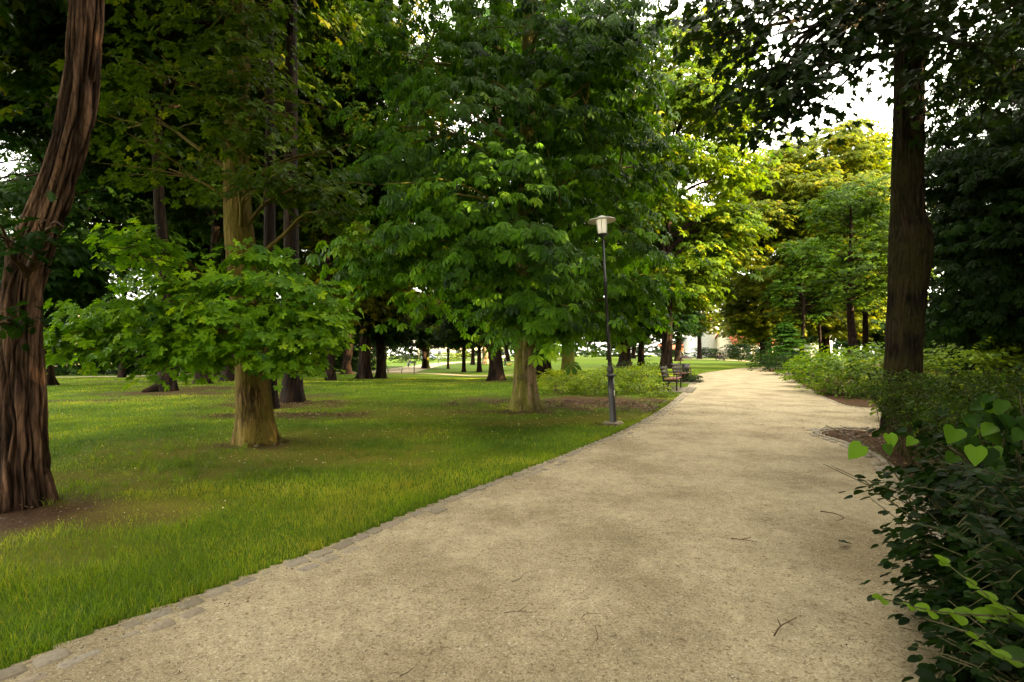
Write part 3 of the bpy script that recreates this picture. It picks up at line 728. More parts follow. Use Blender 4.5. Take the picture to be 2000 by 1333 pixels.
# leaning furrowed tree at the left edge
d = 5.1
base = G(45, 992)
rows = px_trunk([(45, 1000, 116), (43, 930, 112), (42, 850, 106), (42, 760, 100), (40, 660, 96), (44, 580, 94), (62, 500, 92), (100, 400, 82), (132, 300, 78), (152, 200, 76), (163, 100, 73), (170, 0, 70), (176, -150, 66), (190, -400, 56), (230, -800, 40)], d)
blobs = px_blobs([(230, -700, d, 460, 220, 2.4, 240), (-150, -560, 4.6, 380, 200, 2.4, 190), (200, -1050, d, 460, 220, 2.7, 160)])
blobs += px_blobs([(25, 475, 4.6, 60, 45, .3, 7), (15, 625, 4.7, 30, 28, .2, 4), (100, 445, 4.5, 40, 22, .2, 4)])
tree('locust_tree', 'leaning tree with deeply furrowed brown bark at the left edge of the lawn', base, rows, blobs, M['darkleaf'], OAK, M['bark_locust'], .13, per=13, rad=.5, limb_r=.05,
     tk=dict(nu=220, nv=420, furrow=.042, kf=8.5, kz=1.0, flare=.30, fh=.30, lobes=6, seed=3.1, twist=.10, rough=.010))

# oak on the left lawn
d = 8.65
base = G(502, 864)
rows = px_trunk([(502, 868, 78), (500, 830, 74), (497, 790, 70), (493, 730, 67), (484, 620, 64), (473, 500, 62), (466, 420, 58), (463, 300, 52), (466, 150, 46), (475, 0, 42), (480, -200, 36), (485, -600, 24)], d)
blobs = px_blobs([(500, 510, 7.2, 60, 20, .5, 22), (395, 560, 7.0, 140, 22, .7, 57), (575, 565, 7.0, 80, 22, .7, 36), (300, 610, 6.9, 130, 24, .7, 63), (480, 612, 6.8, 110, 22, .7, 51), (610, 612, 7.0, 60, 24, .6, 33),
                  (215, 655, 6.8, 90, 22, .6, 48), (370, 662, 6.8, 110, 22, .7, 51), (560, 662, 6.8, 100, 24, .7, 48), (300, 702, 6.8, 70, 15, .5, 24), (560, 708, 6.8, 60, 15, .5, 21), (400, 706, 6.8, 40, 12, .4, 12), (150, 688, 6.8, 36, 14, .4, 14),
                  (265, 490, 7.6, 105, 42, .7, 34), (595, 360, 8.0, 100, 55, .9, 40), (660, 420, 8.2, 70, 45, .7, 20), (480, 350, 7.5, 50, 30, .4, 12), (470, 280, 7.6, 60, 40, .4, 18), (455, 190, 7.6, 60, 50, .4, 22), (475, 90, 7.6, 60, 50, .4, 22), (480, 10, 7.6, 60, 50, .4, 18),
                  (330, 330, 8.6, 120, 60, .9, 30), (520, 190, 8.2, 100, 90, 1.2, 34), (640, 300, 8.4, 60, 40, .7, 9), (310, 150, 8.4, 150, 110, 1.4, 52), (420, 10, 8.5, 180, 100, 1.6, 56), (250, 250, 9.5, 110, 90, 1.2, 24),
                  (380, -330, 9, 420, 230, 2.8, 280)])
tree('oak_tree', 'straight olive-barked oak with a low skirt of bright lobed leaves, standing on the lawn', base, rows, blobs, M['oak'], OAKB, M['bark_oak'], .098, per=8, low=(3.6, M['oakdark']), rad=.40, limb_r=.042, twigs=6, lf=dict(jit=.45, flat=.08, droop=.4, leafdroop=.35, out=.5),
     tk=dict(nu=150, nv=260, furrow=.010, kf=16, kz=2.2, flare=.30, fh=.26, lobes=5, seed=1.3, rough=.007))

# horse chestnut beside the lamp
d = 13.6
base = G(1027, 805)
rows = px_trunk([(1027, 808, 62), (1026, 780, 52), (1025, 740, 47), (1025, 690, 44), (1027, 600, 42), (1030, 450, 38), (1030, 300, 32), (1032, 150, 27), (1035, 0, 24), (1038, -300, 14)], d)
blobs = px_blobs([(870, 470, 11.4, 130, 95, 1.6, 62), (740, 500, 12.2, 85, 80, 1.4, 40), (1010, 520, 10.6, 120, 85, 1.3, 62), (1040, 610, 10.8, 85, 55, 1.0, 36), (1110, 605, 11.8, 70, 60, .9, 26), (1200, 490, 13.0, 110, 100, 1.3, 50), (1245, 595, 13.0, 62, 55, .9, 26), (1190, 625, 12.8, 60, 42, .7, 18),
                  (960, 390, 11.2, 150, 80, 1.6, 48), (770, 380, 12.6, 120, 80, 1.6, 40), (930, 230, 11.8, 150, 120, 1.8, 70), (1120, 330, 13.0, 150, 100, 1.7, 56), (1210, 330, 13.6, 100, 110, 1.8, 42), (1150, 160, 12.5, 150, 110, 2, 60), (1060, 40, 12.5, 220, 110, 2.2, 115), (1200, 120, 13.4, 80, 140, 2.0, 44), (850, 60, 13.5, 140, 120, 2, 66), (760, 250, 13.6, 90, 90, 1.6, 24), (745, 110, 14, 80, 100, 1.4, 22),
                  (1020, -230, 13.4, 320, 220, 3.4, 110), (1000, 540, 15.5, 260, 120, 1.6, 60), (1030, 200, 16, 280, 260, 1.8, 90)])
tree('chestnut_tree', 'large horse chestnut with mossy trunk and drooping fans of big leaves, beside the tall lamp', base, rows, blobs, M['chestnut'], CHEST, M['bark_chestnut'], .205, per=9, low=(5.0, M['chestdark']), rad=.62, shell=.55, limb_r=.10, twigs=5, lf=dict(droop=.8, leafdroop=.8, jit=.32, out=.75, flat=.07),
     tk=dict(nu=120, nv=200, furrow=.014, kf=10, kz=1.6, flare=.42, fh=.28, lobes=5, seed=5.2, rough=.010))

# maple at the right edge of the path
d = 9.4
base = G(1768, 850)
rows = px_trunk([(1766, 858, 88), (1765, 800, 82), (1764, 740, 77), (1767, 660, 75), (1771, 560, 78), (1779, 480, 92), (1774, 420, 72), (1773, 350, 65), (1775, 250, 64), (1776, 150, 63), (1776, 60, 62), (1774, -100, 66), (1770, -400, 48), (1770, -700, 30)], d)
blobs = px_blobs([(1600, 50, 7.0, 130, 60, .9, 19), (1520, 130, 6.8, 110, 70, .9, 27), (1550, 190, 6.6, 80, 42, .7, 16), (1440, 60, 6.9, 90, 60, .8, 20), (1480, 215, 6.6, 40, 26, .4, 6), (1500, 250, 6.7, 40, 25, .4, 5), (1660, 70, 7.4, 50, 30, .7, 5),
                  (1760, 30, 6.6, 130, 60, .9, 26), (1900, 90, 7.6, 100, 90, 1.2, 34), (1980, 150, 7.8, 70, 120, 1.2, 28), (1700, -60, 8.5, 300, 110, 2, 90), (1500, -60, 7.5, 200, 80, 1.5, 46), (1950, -40, 8.5, 150, 100, 1.8, 50),
                  (1770, -450, 9.4, 520, 260, 3.4, 190)])
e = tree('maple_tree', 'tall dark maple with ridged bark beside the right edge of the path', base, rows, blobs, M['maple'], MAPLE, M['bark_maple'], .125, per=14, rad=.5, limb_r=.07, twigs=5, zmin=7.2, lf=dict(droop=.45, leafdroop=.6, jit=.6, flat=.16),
     tk=dict(nu=320, nv=560, furrow=.020, kf=15, kz=2.0, flare=.22, fh=.3, lobes=4, seed=2.2, rough=.012))

# ------------------------------------------------------------------ trees further back: three kinds, copied
def random_blobs(h0, h1, r, n, per_blob, seed, low=.55):
    g = np.random.default_rng(seed); out = []
    for i in range(n):
        t = g.uniform(0, 1); z = h0 + (h1 - h0) * t
        R_ = r * math.sqrt(max(.05, 1 - ((t - .42) / .64) ** 2)) * (low + (1 - low) * min(1, t * 3))
        a = g.uniform(0, 2 * math.pi); q = R_ * math.sqrt(g.uniform(.12, 1))
        s = r * g.uniform(.24, .42)
        out.append((q * math.cos(a), q * math.sin(a), z, s, s, s * .55, per_blob))
    return out

def park_tree(h=24, h0=4.0, r=5.5, tr=.36, leaf='back', bark='bark_dark', tp=ROS, size=.42, n=50, per_blob=18, per=11, rad=1.0, seed=1, lean=0.0, name='park_tree'):
    e = empty(name, (0, 0, 0))
    g = np.random.default_rng(seed)
    pts = [(0, 0, -.15, tr * 1.15), (0, 0, 1.2, tr), (lean * .5, g.normal(0, .1), 4, tr * .85), (lean, g.normal(0, .25), h * .4, tr * .62), (lean * 1.1 + g.normal(0, .3), 0, h * .7, tr * .38), (lean, 0, h * .93, tr * .1)]
    bl = random_blobs(h0, h, r, n, per_blob, seed)
    a = Acc(); ax = trunk(a, pts, nu=36, nv=70, furrow=.02, kf=8, kz=1.2, flare=.45, fh=.4, lobes=5, seed=seed, rough=.02); a.build('trunk', M[bark], e, smooth=True)
    a = Acc(); limbs_to(a, ax, bl, tr * .32, 2); a.build('branches', M[bark], e, smooth=True)
    a = Acc(); blob_sprays(a, tp, bl, rad, per, size, droop=.7, leafdroop=.5); a.build('crown', M[leaf], e)
    return e
protos = {
 'a': park_tree(24, 3.6, 5.6, .36, 'back', 'bark_dark', seed=11),
 'b': park_tree(23, 4.6, 5.0, .30, 'darkleaf', 'bark_dark', seed=12, lean=.4),
 'c': park_tree(25, 3.2, 6.2, .42, 'backchest', 'bark_dark', CHEST, .30, n=54, per_blob=15, per=11, seed=13),
 'm': park_tree(22, 4.8, 5.0, .42, 'back', 'bark_moss', seed=14),
 'p': park_tree(24, 5.5, 5.5, .60, 'back', 'bark_pale', seed=15),
 'l': park_tree(25, 4.0, 7.4, .45, 'lime', 'bark_dark', ROS, .42, n=92, per_blob=24, per=9, seed=16, name='lime_tree'),
}
protos['h'] = park_tree(25, 11.5, 7.4, .34, 'back', 'bark_dark', seed=21, n=64, per=12)
protos['n'] = park_tree(26, 15.5, 4.0, .34, 'back', 'bark_dark', seed=23, n=34)
protos['L'] = park_tree(26, 6.0, 7.2, .45, 'lime', 'bark_dark', ROS, .42, n=88, per_blob=22, per=9, seed=17, name='lime_tree')
M['sunglow'] = leaf_mat('sunglow_leaf', (0.040, 0.048, 0.004), (0.125, 0.110, 0.006), (0.26, 0.17, 0.008), trans=.42, spec=.08)  # leaf colour carries the amber of the low sun
protos['k'] = park_tree(25, 4.5, 6.6, .42, 'sunglow', 'bark_dark', ROS, .36, n=80, per_blob=20, per=9, seed=31)
protos['g'] = park_tree(25, 9.0, 6.4, .34, 'chestdark', 'bark_dark', ROS, .36, n=50, per_blob=12, per=9, seed=41)
used = set()
def put(kind, loc, label, s=1.0, rz=None, group='park trees standing behind the near lawn', th=None):
    o = protos[kind] if kind not in used else copy_tree(protos[kind])
    used.add(kind); o.location = (loc[0], loc[1], loc[2] - .05); o.rotation_euler = (0, 0, random.uniform(0, 6.28) if rz is None else rz); o.scale = (s, s, s)
    for ch in o.children:
        if ch.name.startswith('trunk') and th: ch.scale = (th, th, 1)
    tag(o, label, 'tree', group); return o
rowsT = [
 ('h', (238, 738), 'slim dark trunk under the left tip of the oak skirt', .95, .8), ('h', (509, 741), 'dark trunk peeping out right of the oak stem, below the skirt', .95, .8), ('h', (618, 735), 'slim dark trunk in the gap right of the oak skirt', .9, .75), ('h', (646, 744), 'dark trunk in the shade between oak skirt and low-boughed tree', .9, .8),
 ('n', (527, 799), 'dark trunk half hidden right behind the olive-barked oak', .9, .6),
 ('n', (572, 785), 'dark flared trunk just right of the oak, under its leafy skirt', 1.0, .82),
 ('h', (325, 764), 'dark trunk with one long surface root reaching left over bare soil', 1.0, .8),
 ('b', (397, 750), 'broad dark trunk seen under the left half of the oak skirt', .75, 1.4),
 ('h', (452, 745), 'dark trunk almost touching the left side of the oak stem', 1.15, 1.1),
 ('h', (423, 736), 'small trunk farther back between two broad ones left of the oak', .9, .9),
 ('c', (677, 731), 'dark trunk with a low bough on its right side, left of the iron bench', 1.0, 1.2),
 ('b', (744, 740), 'tall black trunk standing directly left of the iron bench', .78, 1.6),
 ('a', (829, 721), 'flared dark trunk just right of the thin lamp across the lawn', 1.0, 1.0),
 ('b', (875, 721), 'slim leaning trunk on the sunny far lawn, next to a wooden stake', .85, .65),
 ('b', (906, 727), 'straight slim black trunk at the edge of the thin far path', .9, .85),
 ('a', (936, 727), 'black trunk with spreading foot beside the thin far path', .95, .8),
 ('p', (948, 711), 'pale brown thick trunk far out on the sunny lawn', 1.0, 1.0),
 ('c', (968, 744), 'thick dark trunk leaning a little left, behind the mossy chestnut', .95, 1.05),
 ('a', (1062, 736), 'dark flared trunk directly right of the mossy chestnut trunk', 1.0, 1.35),
 ('m', (1110, 734), 'trunk covered in yellow-green moss behind the leafy shrub bed', 1.0, 1.0),
 ('b', (1220, 716), 'thick brown trunk rising behind the shrub bed right of the lamp', 1.0, 2.2),
 ('a', (1252, 715), 'thin black trunk between two thick ones behind the shrub bed', 1.0, 1.0),
 ('b', (1325, 706), 'far dark trunk behind the hooded litter bin', 1.25, 1.6),
]
for k, q, lab, s, th in rowsT: put(k, G(*q), lab, s, th=th)
# surface root of the tree with the long root
b_ = G(322, 764); e_ = G(279, 767)
for o in COL.objects:
    if o.get('label', '').startswith('dark trunk with one long surface root'):
        a = Acc(); inv = (Matrix.LocRotScale(o.location, o.rotation_euler, o.scale)).inverted()
        L = [inv @ Vector(q) for q in ((b_[0], b_[1], .25 + b_[2]), ((b_[0] + e_[0]) / 2, b_[1] - .1, .16 + b_[2]), (e_[0], e_[1], .03 + e_[2]))]
        a.tube(spline([(*L[0], .28), (*L[1], .2), (*L[2], .06)], 12), nu=10); a.build('root', M['bark_dark'], o, smooth=True)
# the big trees lit by the low sun beside the path opening
put('L', G(1302, 720), 'tall lime glowing yellow in low sunlight, standing behind the red-seated benches', 1.3, th=.9, group='tall limes in the evening sun')
put('l', (38, 62, .1), 'broad lime with golden top in the gap behind the right shrubs', 1.12, group='tall limes in the evening sun')
put('l', (45, 67, .1), 'golden lime half hidden by the maple trunk, behind the right shrubs', 1.1, group='tall limes in the evening sun')
put('l', (30.5, 62, .1), 'lime joining the golden crowns left of the gap, above the conifer', .98, group='tall limes in the evening sun')
put('l', (36.5, 73, .1), 'smaller golden lime at the left of the gap behind the right shrubs', 1.0, group='tall limes in the evening sun')
put('L', (41, 112, .3), 'far lime rising behind the white gable', 1.15, group='tall limes in the evening sun')
put('k', (-11.5, 40, -.5), 'bronze-toned tree with sunset amber painted into its leaves, seen between oak and chestnut', 1.15, group='tall limes in the evening sun')
put('h', (-31, 47, -.6), 'high-crowned tree at the edge of the back path, behind the oak skirt', .95)
# right of the path
d = 13.5
bl_ = px_blobs([(1905, 330, 12.5, 90, 110, 1.6, 60), (2010, 300, 12, 110, 140, 1.6, 60), (1900, 500, 12.5, 80, 90, 1.4, 46), (1990, 520, 12, 100, 110, 1.5, 56), (1930, 630, 12.6, 100, 60, 1.4, 46), (2080, 450, 12.5, 140, 260, 2, 90), (1960, 150, 13, 130, 120, 1.8, 60), (2120, 80, 14, 200, 160, 2.4, 70), (1860, 600, 14.5, 60, 90, 1.4, 30), (1848, 320, 13.5, 40, 80, 1.0, 24), (1845, 470, 13.5, 40, 90, 1.0, 26), (1840, 620, 13.5, 40, 70, 1.0, 22), (1960, 400, 15.5, 160, 280, 1.4, 110), (2100, -150, 14, 300, 160, 3, 90)])
tree('chestnut_tree', 'dense dark chestnut filling the right edge behind the maple', (14.6, d, 0), [(14.6, d, -.1, .42), (14.6, d, 1.5, .36), (14.5, d, 5, .3), (14.6, d, 9, .2), (14.7, d, 15, .05)], bl_, M['darkleaf'], CHEST, M['bark_dark'], .19, per=12, rad=.7, limb_r=.09, twigs=4, lf=dict(droop=.8, leafdroop=.8, jit=.32, out=.75, flat=.07), tk=dict(nu=40, nv=60), group='dark trees on the right')
put('c', (22.0, 21, 0), 'dark chestnut farther back on the right, between maple and right edge', .62, group='dark trees on the right')
put('g', (28.4, 50, 0), 'dark trunk rising just right of the low conifer at the right of the path', .50, th=1.5, group='dark trees on the right')
put('h', (31.3, 52, 0), 'thin dark trunk farther right of the conifer, in front of a grey house', .46, th=1.2, group='dark trees on the right')
put('g', (22.5, 34, 0), 'thick dark trunk left of the maple, behind the bright-topped shrub', .50, th=1.9, group='dark trees on the right')
put('g', (24.5, 35.5, 0), 'dark trunk just left of the maple, behind the shrubs', .48, th=1.5, group='dark trees on the right')
# unseen trees added at the right to shade the foreground
put('c', (17, 3.5, 0), 'unseen dense chestnut added to shade the path from beyond the right edge', .9, group='dark trees on the right')
put('a', (21, -5, 0), 'unseen tall tree added to shade the path from behind the right shrubs', 1.0, group='dark trees on the right')
put('a', (28, 9, 0), 'unseen tall tree added behind the chestnuts on the right to block sun', 1.0, group='dark trees on the right')

put('c', (13.5, -2.5, 0), 'unseen dense chestnut added to shade the path from just behind the right shrubs', .85, group='dark trees on the right')
for (x, y, k, s, lab) in ((24, 15.5, 'c', .95, 'unseen broad chestnut in the right thicket, added to shade the lawn from outside the frame'), (31, 23, 'c', .95, 'unseen chestnut deeper in the right thicket, added to block the low sun'), (8.5, -9, 'a', .95, 'unseen tall tree added behind to shade the near gravel'), (-8, -10, 'a', .95, 'unseen tall tree added behind the viewpoint on the left lawn to cut sky light'), (-9.5, -.5, 'c', .85, 'chestnut added at the near left, outside the frame, to block sky light'), (-4.6, -3.2, 'h', .95, 'unseen high-crowned tree added just behind the viewpoint on the left for overhead shade'), (4.6, -5.2, 'h', .95, 'unseen high-crowned tree added just behind the viewpoint on the right for overhead shade'), (-10.5, 3.2, 'h', .9, 'unseen high-crowned tree added at the near left for overhead shade'), (11.0, 3.6, 'h', .9, 'unseen high-crowned tree added in the right bed for overhead shade'), (6.8, -3.2, 'c', .8, 'unseen chestnut added behind the viewpoint to shade the dark bush'), (-15, 9, 'h', .85, 'dark tree left of the leaning furrowed trunk')):
    put(k, (x, y, 0), lab, s, group='trees around the viewpoint')  # blockers added out of frame, cutting sun and sky light near the camera
put('b', (-22, 24, 0), 'dark tree behind the leaning furrowed trunk', .9, group='trees around the viewpoint')
put('c', (-37, 37, -.3), 'leafy tree farther back behind the leaning furrowed trunk', .9, group='trees around the viewpoint')
# far rows closing the view
i = 0
for (x, y, k, s, lab) in ((-62, 58, 'a', .95, 'tree far left behind the back path, nearest the left edge'), (-50, 62, 'c', .9, 'round chestnut far left, behind the dark clipped hedge'), (-40, 66, 'b', 1.0, 'dark tree far left, between oak skirt and back hedge'), (-33, 58, 'a', .9, 'leafy tree behind the back path, left of the oak stem'),
    (-27, 72, 'c', .95, 'far chestnut behind the back path, right of the oak stem'), (-21, 84, 'a', 1.0, 'far tree behind the green bank left of the iron bench'), (-13, 78, 'm', .9, 'far mossy tree beyond the winding path'), (-7.5, 98, 'a', 1.05, 'far tree beyond the walker with the dog'), (-1, 112, 'c', 1.0, 'far chestnut beyond the sunny lawn, left of the lamp'),
    (6, 108, 'a', 1.0, 'far tree beyond the sunny lawn, behind the mossy chestnut'), (13, 116, 'b', 1.0, 'far dark tree beyond the sunny lawn, right of the mossy chestnut'), (20, 106, 'a', 1.05, 'far tree beyond the sunny lawn, behind the lamp'), (28, 118, 'c', 1.0, 'far chestnut beyond the sunny lawn, left of the white gable'),
    (52, 92, 'a', 1.0, 'far tree behind the conifer'), (62, 84, 'b', 1.0, 'far dark tree behind the grey house'), (48, 66, 'a', .85, 'tree behind the maple on the right'), (44, 40, 'c', .9, 'chestnut deep in the dark right thicket'), (34, 30, 'b', .9, 'dark tree in the right thicket behind the chestnut'), (30, 19, 'a', .95, 'tree deep in the right thicket at the frame edge')):
    put(k, (x, y, zf(x, y)), lab, s, group='far trees closing the view')

for k in list(protos):                     # a kind nobody planted is not kept
    if k not in used:
        for c_ in list(protos[k].children): bpy.data.objects.remove(c_)
        bpy.data.objects.remove(protos[k])

# ------------------------------------------------------------------ shrubs, hedges, conifer
def shrub(name, label, base, blobs, leaf, tp, size, rad, per, group=None, stems=26, cat='shrub', up=True, lf=None, srad=.012):
    e = empty(name, base); tag(e, label, cat, group)
    bl = [tuple(np.array(b_[:3]) - np.array(base)) + tuple(b_[3:]) for b_ in blobs]
    a = Acc()
    for (cx, cy_, cz, rx, ry, rz, n) in bl:
        for _ in range(max(3, int(stems / len(bl)))):
            x, y = cx + rng.normal(0, rx * .35), cy_ + rng.normal(0, ry * .35)
            x2, y2 = cx + rng.uniform(-1, 1) * rx * .65, cy_ + rng.uniform(-1, 1) * ry * .65
            limb(a, (x * .8, y * .8, -.03), (x2, y2, cz + rz * rng.uniform(.1, .8)), srad, .004, sag=.1, n=6, nu=4)
    a.build('stems', M['twig'], e, smooth=True)
    a = Acc(); blob_sprays(a, tp, bl, rad, per, size, shell=.5, **(lf or dict(droop=.3, leafdroop=.15))); a.build('foliage', leaf, e)
    return e
def gb(px, py, rx, ry, h, n, lift=0.0):
    x, y, z = G(px, py); return (x, y, z + lift + h * .5, rx, ry, h * .55, n)
lowl = 'light green shrubs in the bed behind the lamp'
for q, bl, lab in (((1105, 772), [gb(1095, 770, .9, .8, .85, 90), gb(1130, 765, .9, .9, .9, 90), gb(1075, 762, .6, .8, .8, 50)], 'loose light green shrub between the mossy trunk and the lamp'),
                   ((1170, 770), [gb(1165, 772, .8, .9, .85, 90), gb(1195, 762, .9, 1.1, .95, 100)], 'light green shrub directly behind the foot of the lamp'),
                   ((1245, 768), [gb(1235, 768, .8, 1.0, .95, 100), gb(1262, 760, .8, 1.3, 1.05, 110), gb(1280, 775, .35, .5, .5, 36)], 'yellow-green shrub between the lamp and the nearer bench')):
    shrub('shrub', lab, G(*q), bl, M['shrub'], OVATE, .085, .26, 15, lowl)
shrub('shrub', 'dark low juniper-like shrub behind the yellow-green one', G(1240, 735), [gb(1240, 738, 1.8, 2, 1.0, 90)], M['hedge'], OVATE, .11, .35, 12, lowl)
shrub('shrub', 'small green tuft at the foot of the farther bench', G(1347, 747), [gb(1347, 747, .45, .5, .5, 30)], M['hedge'], NARROW, .22, .25, 12, lowl)
# right bed beyond the side path
rb = 'leafy shrubs right of the path'
shrub('shrub', 'broad bright-topped shrub between clipped hedge and maple', G(1640, 775), [gb(1625, 768, 1.5, 1.6, 1.7, 150), gb(1680, 774, 1.5, 1.5, 1.75, 160), gb(1590, 757, 1.0, 1.4, 1.5, 90), gb(1740, 775, 1.4, 1.4, 1.75, 110)], M['shrub'], OVATE, .12, .34, 15, rb, stems=40)
shrub('shrub', 'tall leafy shrub right of the maple, behind the feathery one', G(1900, 800), [(10.2, 11.6, .9, 1.2, 1.0, .95, 120), (12.0, 12.0, .9, 1.3, 1.0, 1.0, 120), (8.9, 11.4, .8, .9, .8, .85, 80)], M['shrub'], OVATE, .11, .32, 15, rb, stems=40)
yew = shrub('hedge', 'dark clipped yew hedge at the bend of the path', G(1530, 732), [gb(1512, 726, 2.0, 2.0, 1.6, 150), gb(1545, 733, 1.7, 1.8, 1.5, 140), gb(1590, 748, 1.2, 1.4, 1.3, 90)], M['hedge'], OVATE, .13, .36, 15, None, cat='hedge')
# conifer: drooping tiers
def conifer(label, base, h, r):
    e = empty('conifer', base); tag(e, label, 'conifer')
    a = Acc(); a.tube([(0, 0, -.1, .12), (0, 0, h * .5, .07), (0, 0, h, .015)], nu=8)
    C, O = [], []
    for t in np.linspace(.10, .97, 19):
        rr = r * (1 - t) ** .75 + .12; nb = int(7 + 8 * (1 - t))
        for k in range(nb):
            an = 6.283 * k / nb + random.uniform(-.3, .3); q = rr * random.uniform(.55, 1.15); z = h * t + random.uniform(-.16, .16)
            a.tube([(0, 0, z + .1, .02), (q * .5 * math.cos(an), q * .5 * math.sin(an), z + .12, .014), (q * math.cos(an), q * math.sin(an), z - .05, .005)], nu=4)
            for f in (.35, .65, .92):
                C.append((q * f * math.cos(an), q * f * math.sin(an), z + .12 - .12 * f)); O.append((math.cos(an), math.sin(an), .05))
    a.build('trunk', M['bark_dark'], e, smooth=True)
    a = Acc(); sprays(a, NARROW, np.array(C), np.array(O), np.full(len(C), .42), 26, .24, droop=.5, leafdroop=.05, jit=.25, flat=.03); a.build('foliage', M['conifer'], e)
x, y = 25.6, 48.0
conifer('layered green conifer above the clipped hedge at the bend of the path', (x, y, zf(x, y)), 4.3, 2.7)

# far hedges and bushes
shrub('hedge', 'dark clipped hedge far behind the sunny lawn, left of the seated pair', G(1375, 699), [gb(1365, 699.5, 2.0, 1, 2.6, 60), gb(1385, 699.5, 2, 1, 2.6, 60), gb(1398, 700, 1.5, 1, 2.4, 40)], M['hedge'], OVATE, .35, .7, 12, cat='hedge')
shrub('hedge', 'soft green hedge far right of the seated pair', G(1430, 702), [gb(1424, 702, 2, 1.2, 2.0, 60), gb(1445, 703, 2.2, 1.4, 2.6, 70)], M['back'], OVATE, .35, .7, 12, cat='hedge')
shrub('shrub', 'large dark bush in front of the red roof', G(1470, 706), [gb(1462, 706, 2.4, 2, 4.2, 80), gb(1485, 708, 2.2, 2, 3.8, 80)], M['darkleaf'], OVATE, .4, .8, 12)
shrub('shrub', 'ivy-dark bush below the pale stone pillar', G(1445, 699), [(48.0, 108, 3.0, 3, 1.6, 1.8, 70)], M['hedge'], OVATE, .4, .8, 12)
shrub('hedge', 'green bank of shrubs behind the back path, left of the iron bench', G(700, 722), [gb(650, 722, 2.4, 1.5, 1.7, 90), gb(700, 722, 2.4, 1.5, 1.7, 90), gb(730, 721, 2.0, 1.5, 1.6, 70)], M['shrub'], OVATE, .22, .5, 14, cat='hedge')
shrub('hedge', 'dark clipped hedge along the back path at the far left', G(190, 730), [gb(110, 733, 2.4, 1.2, 1.7, 70), gb(180, 730, 2.4, 1.2, 1.7, 70), gb(250, 727, 2.4, 1.2, 1.7, 70)], M['hedge'], OVATE, .22, .5, 14, cat='hedge')
shrub('hedge', 'dark hedge behind the back path, hidden partly by the oak skirt', G(380, 722), [gb(320, 723, 2.6, 1.2, 1.8, 70), gb(390, 721, 2.6, 1.2, 1.8, 70), gb(460, 722, 2.6, 1.2, 1.8, 70), gb(560, 722, 2.6, 1.2, 1.6, 70)], M['hedge'], OVATE, .22, .5, 14, cat='hedge')
shrub('shrub', 'green bushes behind the seated visitor across the lawn', G(820, 708), [gb(780, 709, 2.4, 1.5, 2.4, 70), gb(830, 706, 2.4, 1.5, 2.2, 70)], M['back'], OVATE, .3, .6, 13)
shrub('shrub', 'light bushes beyond the far end of the winding path', G(900, 704), [gb(895, 704, 3, 1.5, 2.6, 70), gb(870, 705, 2.4, 1.5, 2.0, 50)], M['shrub'], OVATE, .35, .7, 12)
shrub('hedge', 'long dark hedge closing the sunny lawn', G(1150, 698), [gb(x_, 698.2, 4.2, 1.2, 2.2, 60) for x_ in (1010, 1060, 1110, 1160, 1210, 1260, 1310)], M['hedge'], OVATE, .45, .9, 11, cat='hedge', stems=30)

# ------------------------------------------------------------------ the dark leafy shrubs close on the right
def arm(a, st, pts, n, size, r0=.003, dim=1.0):
    """one arching shoot with paired leaves; a: leaf Acc, st: stem Acc; pts px, py, depth"""
    q = spline([P(*p) for p in pts], 26); st.tube(np.hstack([q, np.linspace(r0, .0012, 26)[:, None]]), nu=5)
    t = np.gradient(q, axis=0); t /= np.linalg.norm(t, axis=1, keepdims=True)
    pos, ax, nr, sz = [], [], [], []
    for k in range(n):
        i = int(4 + 21 * k / max(1, n - 1)); f = k / max(1, n - 1)
        sd = np.cross(t[i], [0, 0, 1]); sd /= np.linalg.norm(sd) + 1e-9
        for s in (-1, 1):
            pos.append(q[i]); v = t[i] * .55 + sd * s * .9 + np.array([0, 0, rng.normal(-.05, .12)]); ax.append(v); nr.append(np.array([rng.normal(0, .25), -.45 + rng.normal(0, .2), 1.0])); sz.append(size * (1 - .55 * f) * rng.uniform(.8, 1.15))
    pos.append(q[-1]); ax.append(t[-1]); nr.append(np.array([0, -.4, 1.0])); sz.append(size * .5)
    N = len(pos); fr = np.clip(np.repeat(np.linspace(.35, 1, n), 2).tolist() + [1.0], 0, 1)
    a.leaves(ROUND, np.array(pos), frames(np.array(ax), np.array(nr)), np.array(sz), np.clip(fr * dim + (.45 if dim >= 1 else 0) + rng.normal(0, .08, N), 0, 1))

base = (1.75, 1.75, 0)
e = empty('snowberry_bush', base); tag(e, 'dark rounded-leaf bush with arching shoots at the bottom right beside the path', 'bush')
a, st = Acc(), Acc()
def off(acc_): acc_.v = [v - np.array(base) for v in acc_.v]
arm(a, st, [(2010, 1205, 1.25), (1930, 1203, 1.22), (1830, 1195, 1.2), (1725, 1170, 1.2)], 7, .052)
arm(a, st, [(2060, 1235, 1.2), (1960, 1185, 1.2), (1905, 1145, 1.22), (1850, 1102, 1.25)], 5, .060)
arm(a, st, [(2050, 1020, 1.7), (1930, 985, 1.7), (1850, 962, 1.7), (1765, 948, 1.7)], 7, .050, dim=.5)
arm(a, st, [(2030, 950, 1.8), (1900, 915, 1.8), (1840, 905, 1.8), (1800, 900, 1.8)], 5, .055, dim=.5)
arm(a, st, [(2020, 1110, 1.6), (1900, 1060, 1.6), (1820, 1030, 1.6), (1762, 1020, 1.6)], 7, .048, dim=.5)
arm(a, st, [(2040, 1300, 1.25), (1960, 1285, 1.25), (1910, 1250, 1.25)], 4, .06)
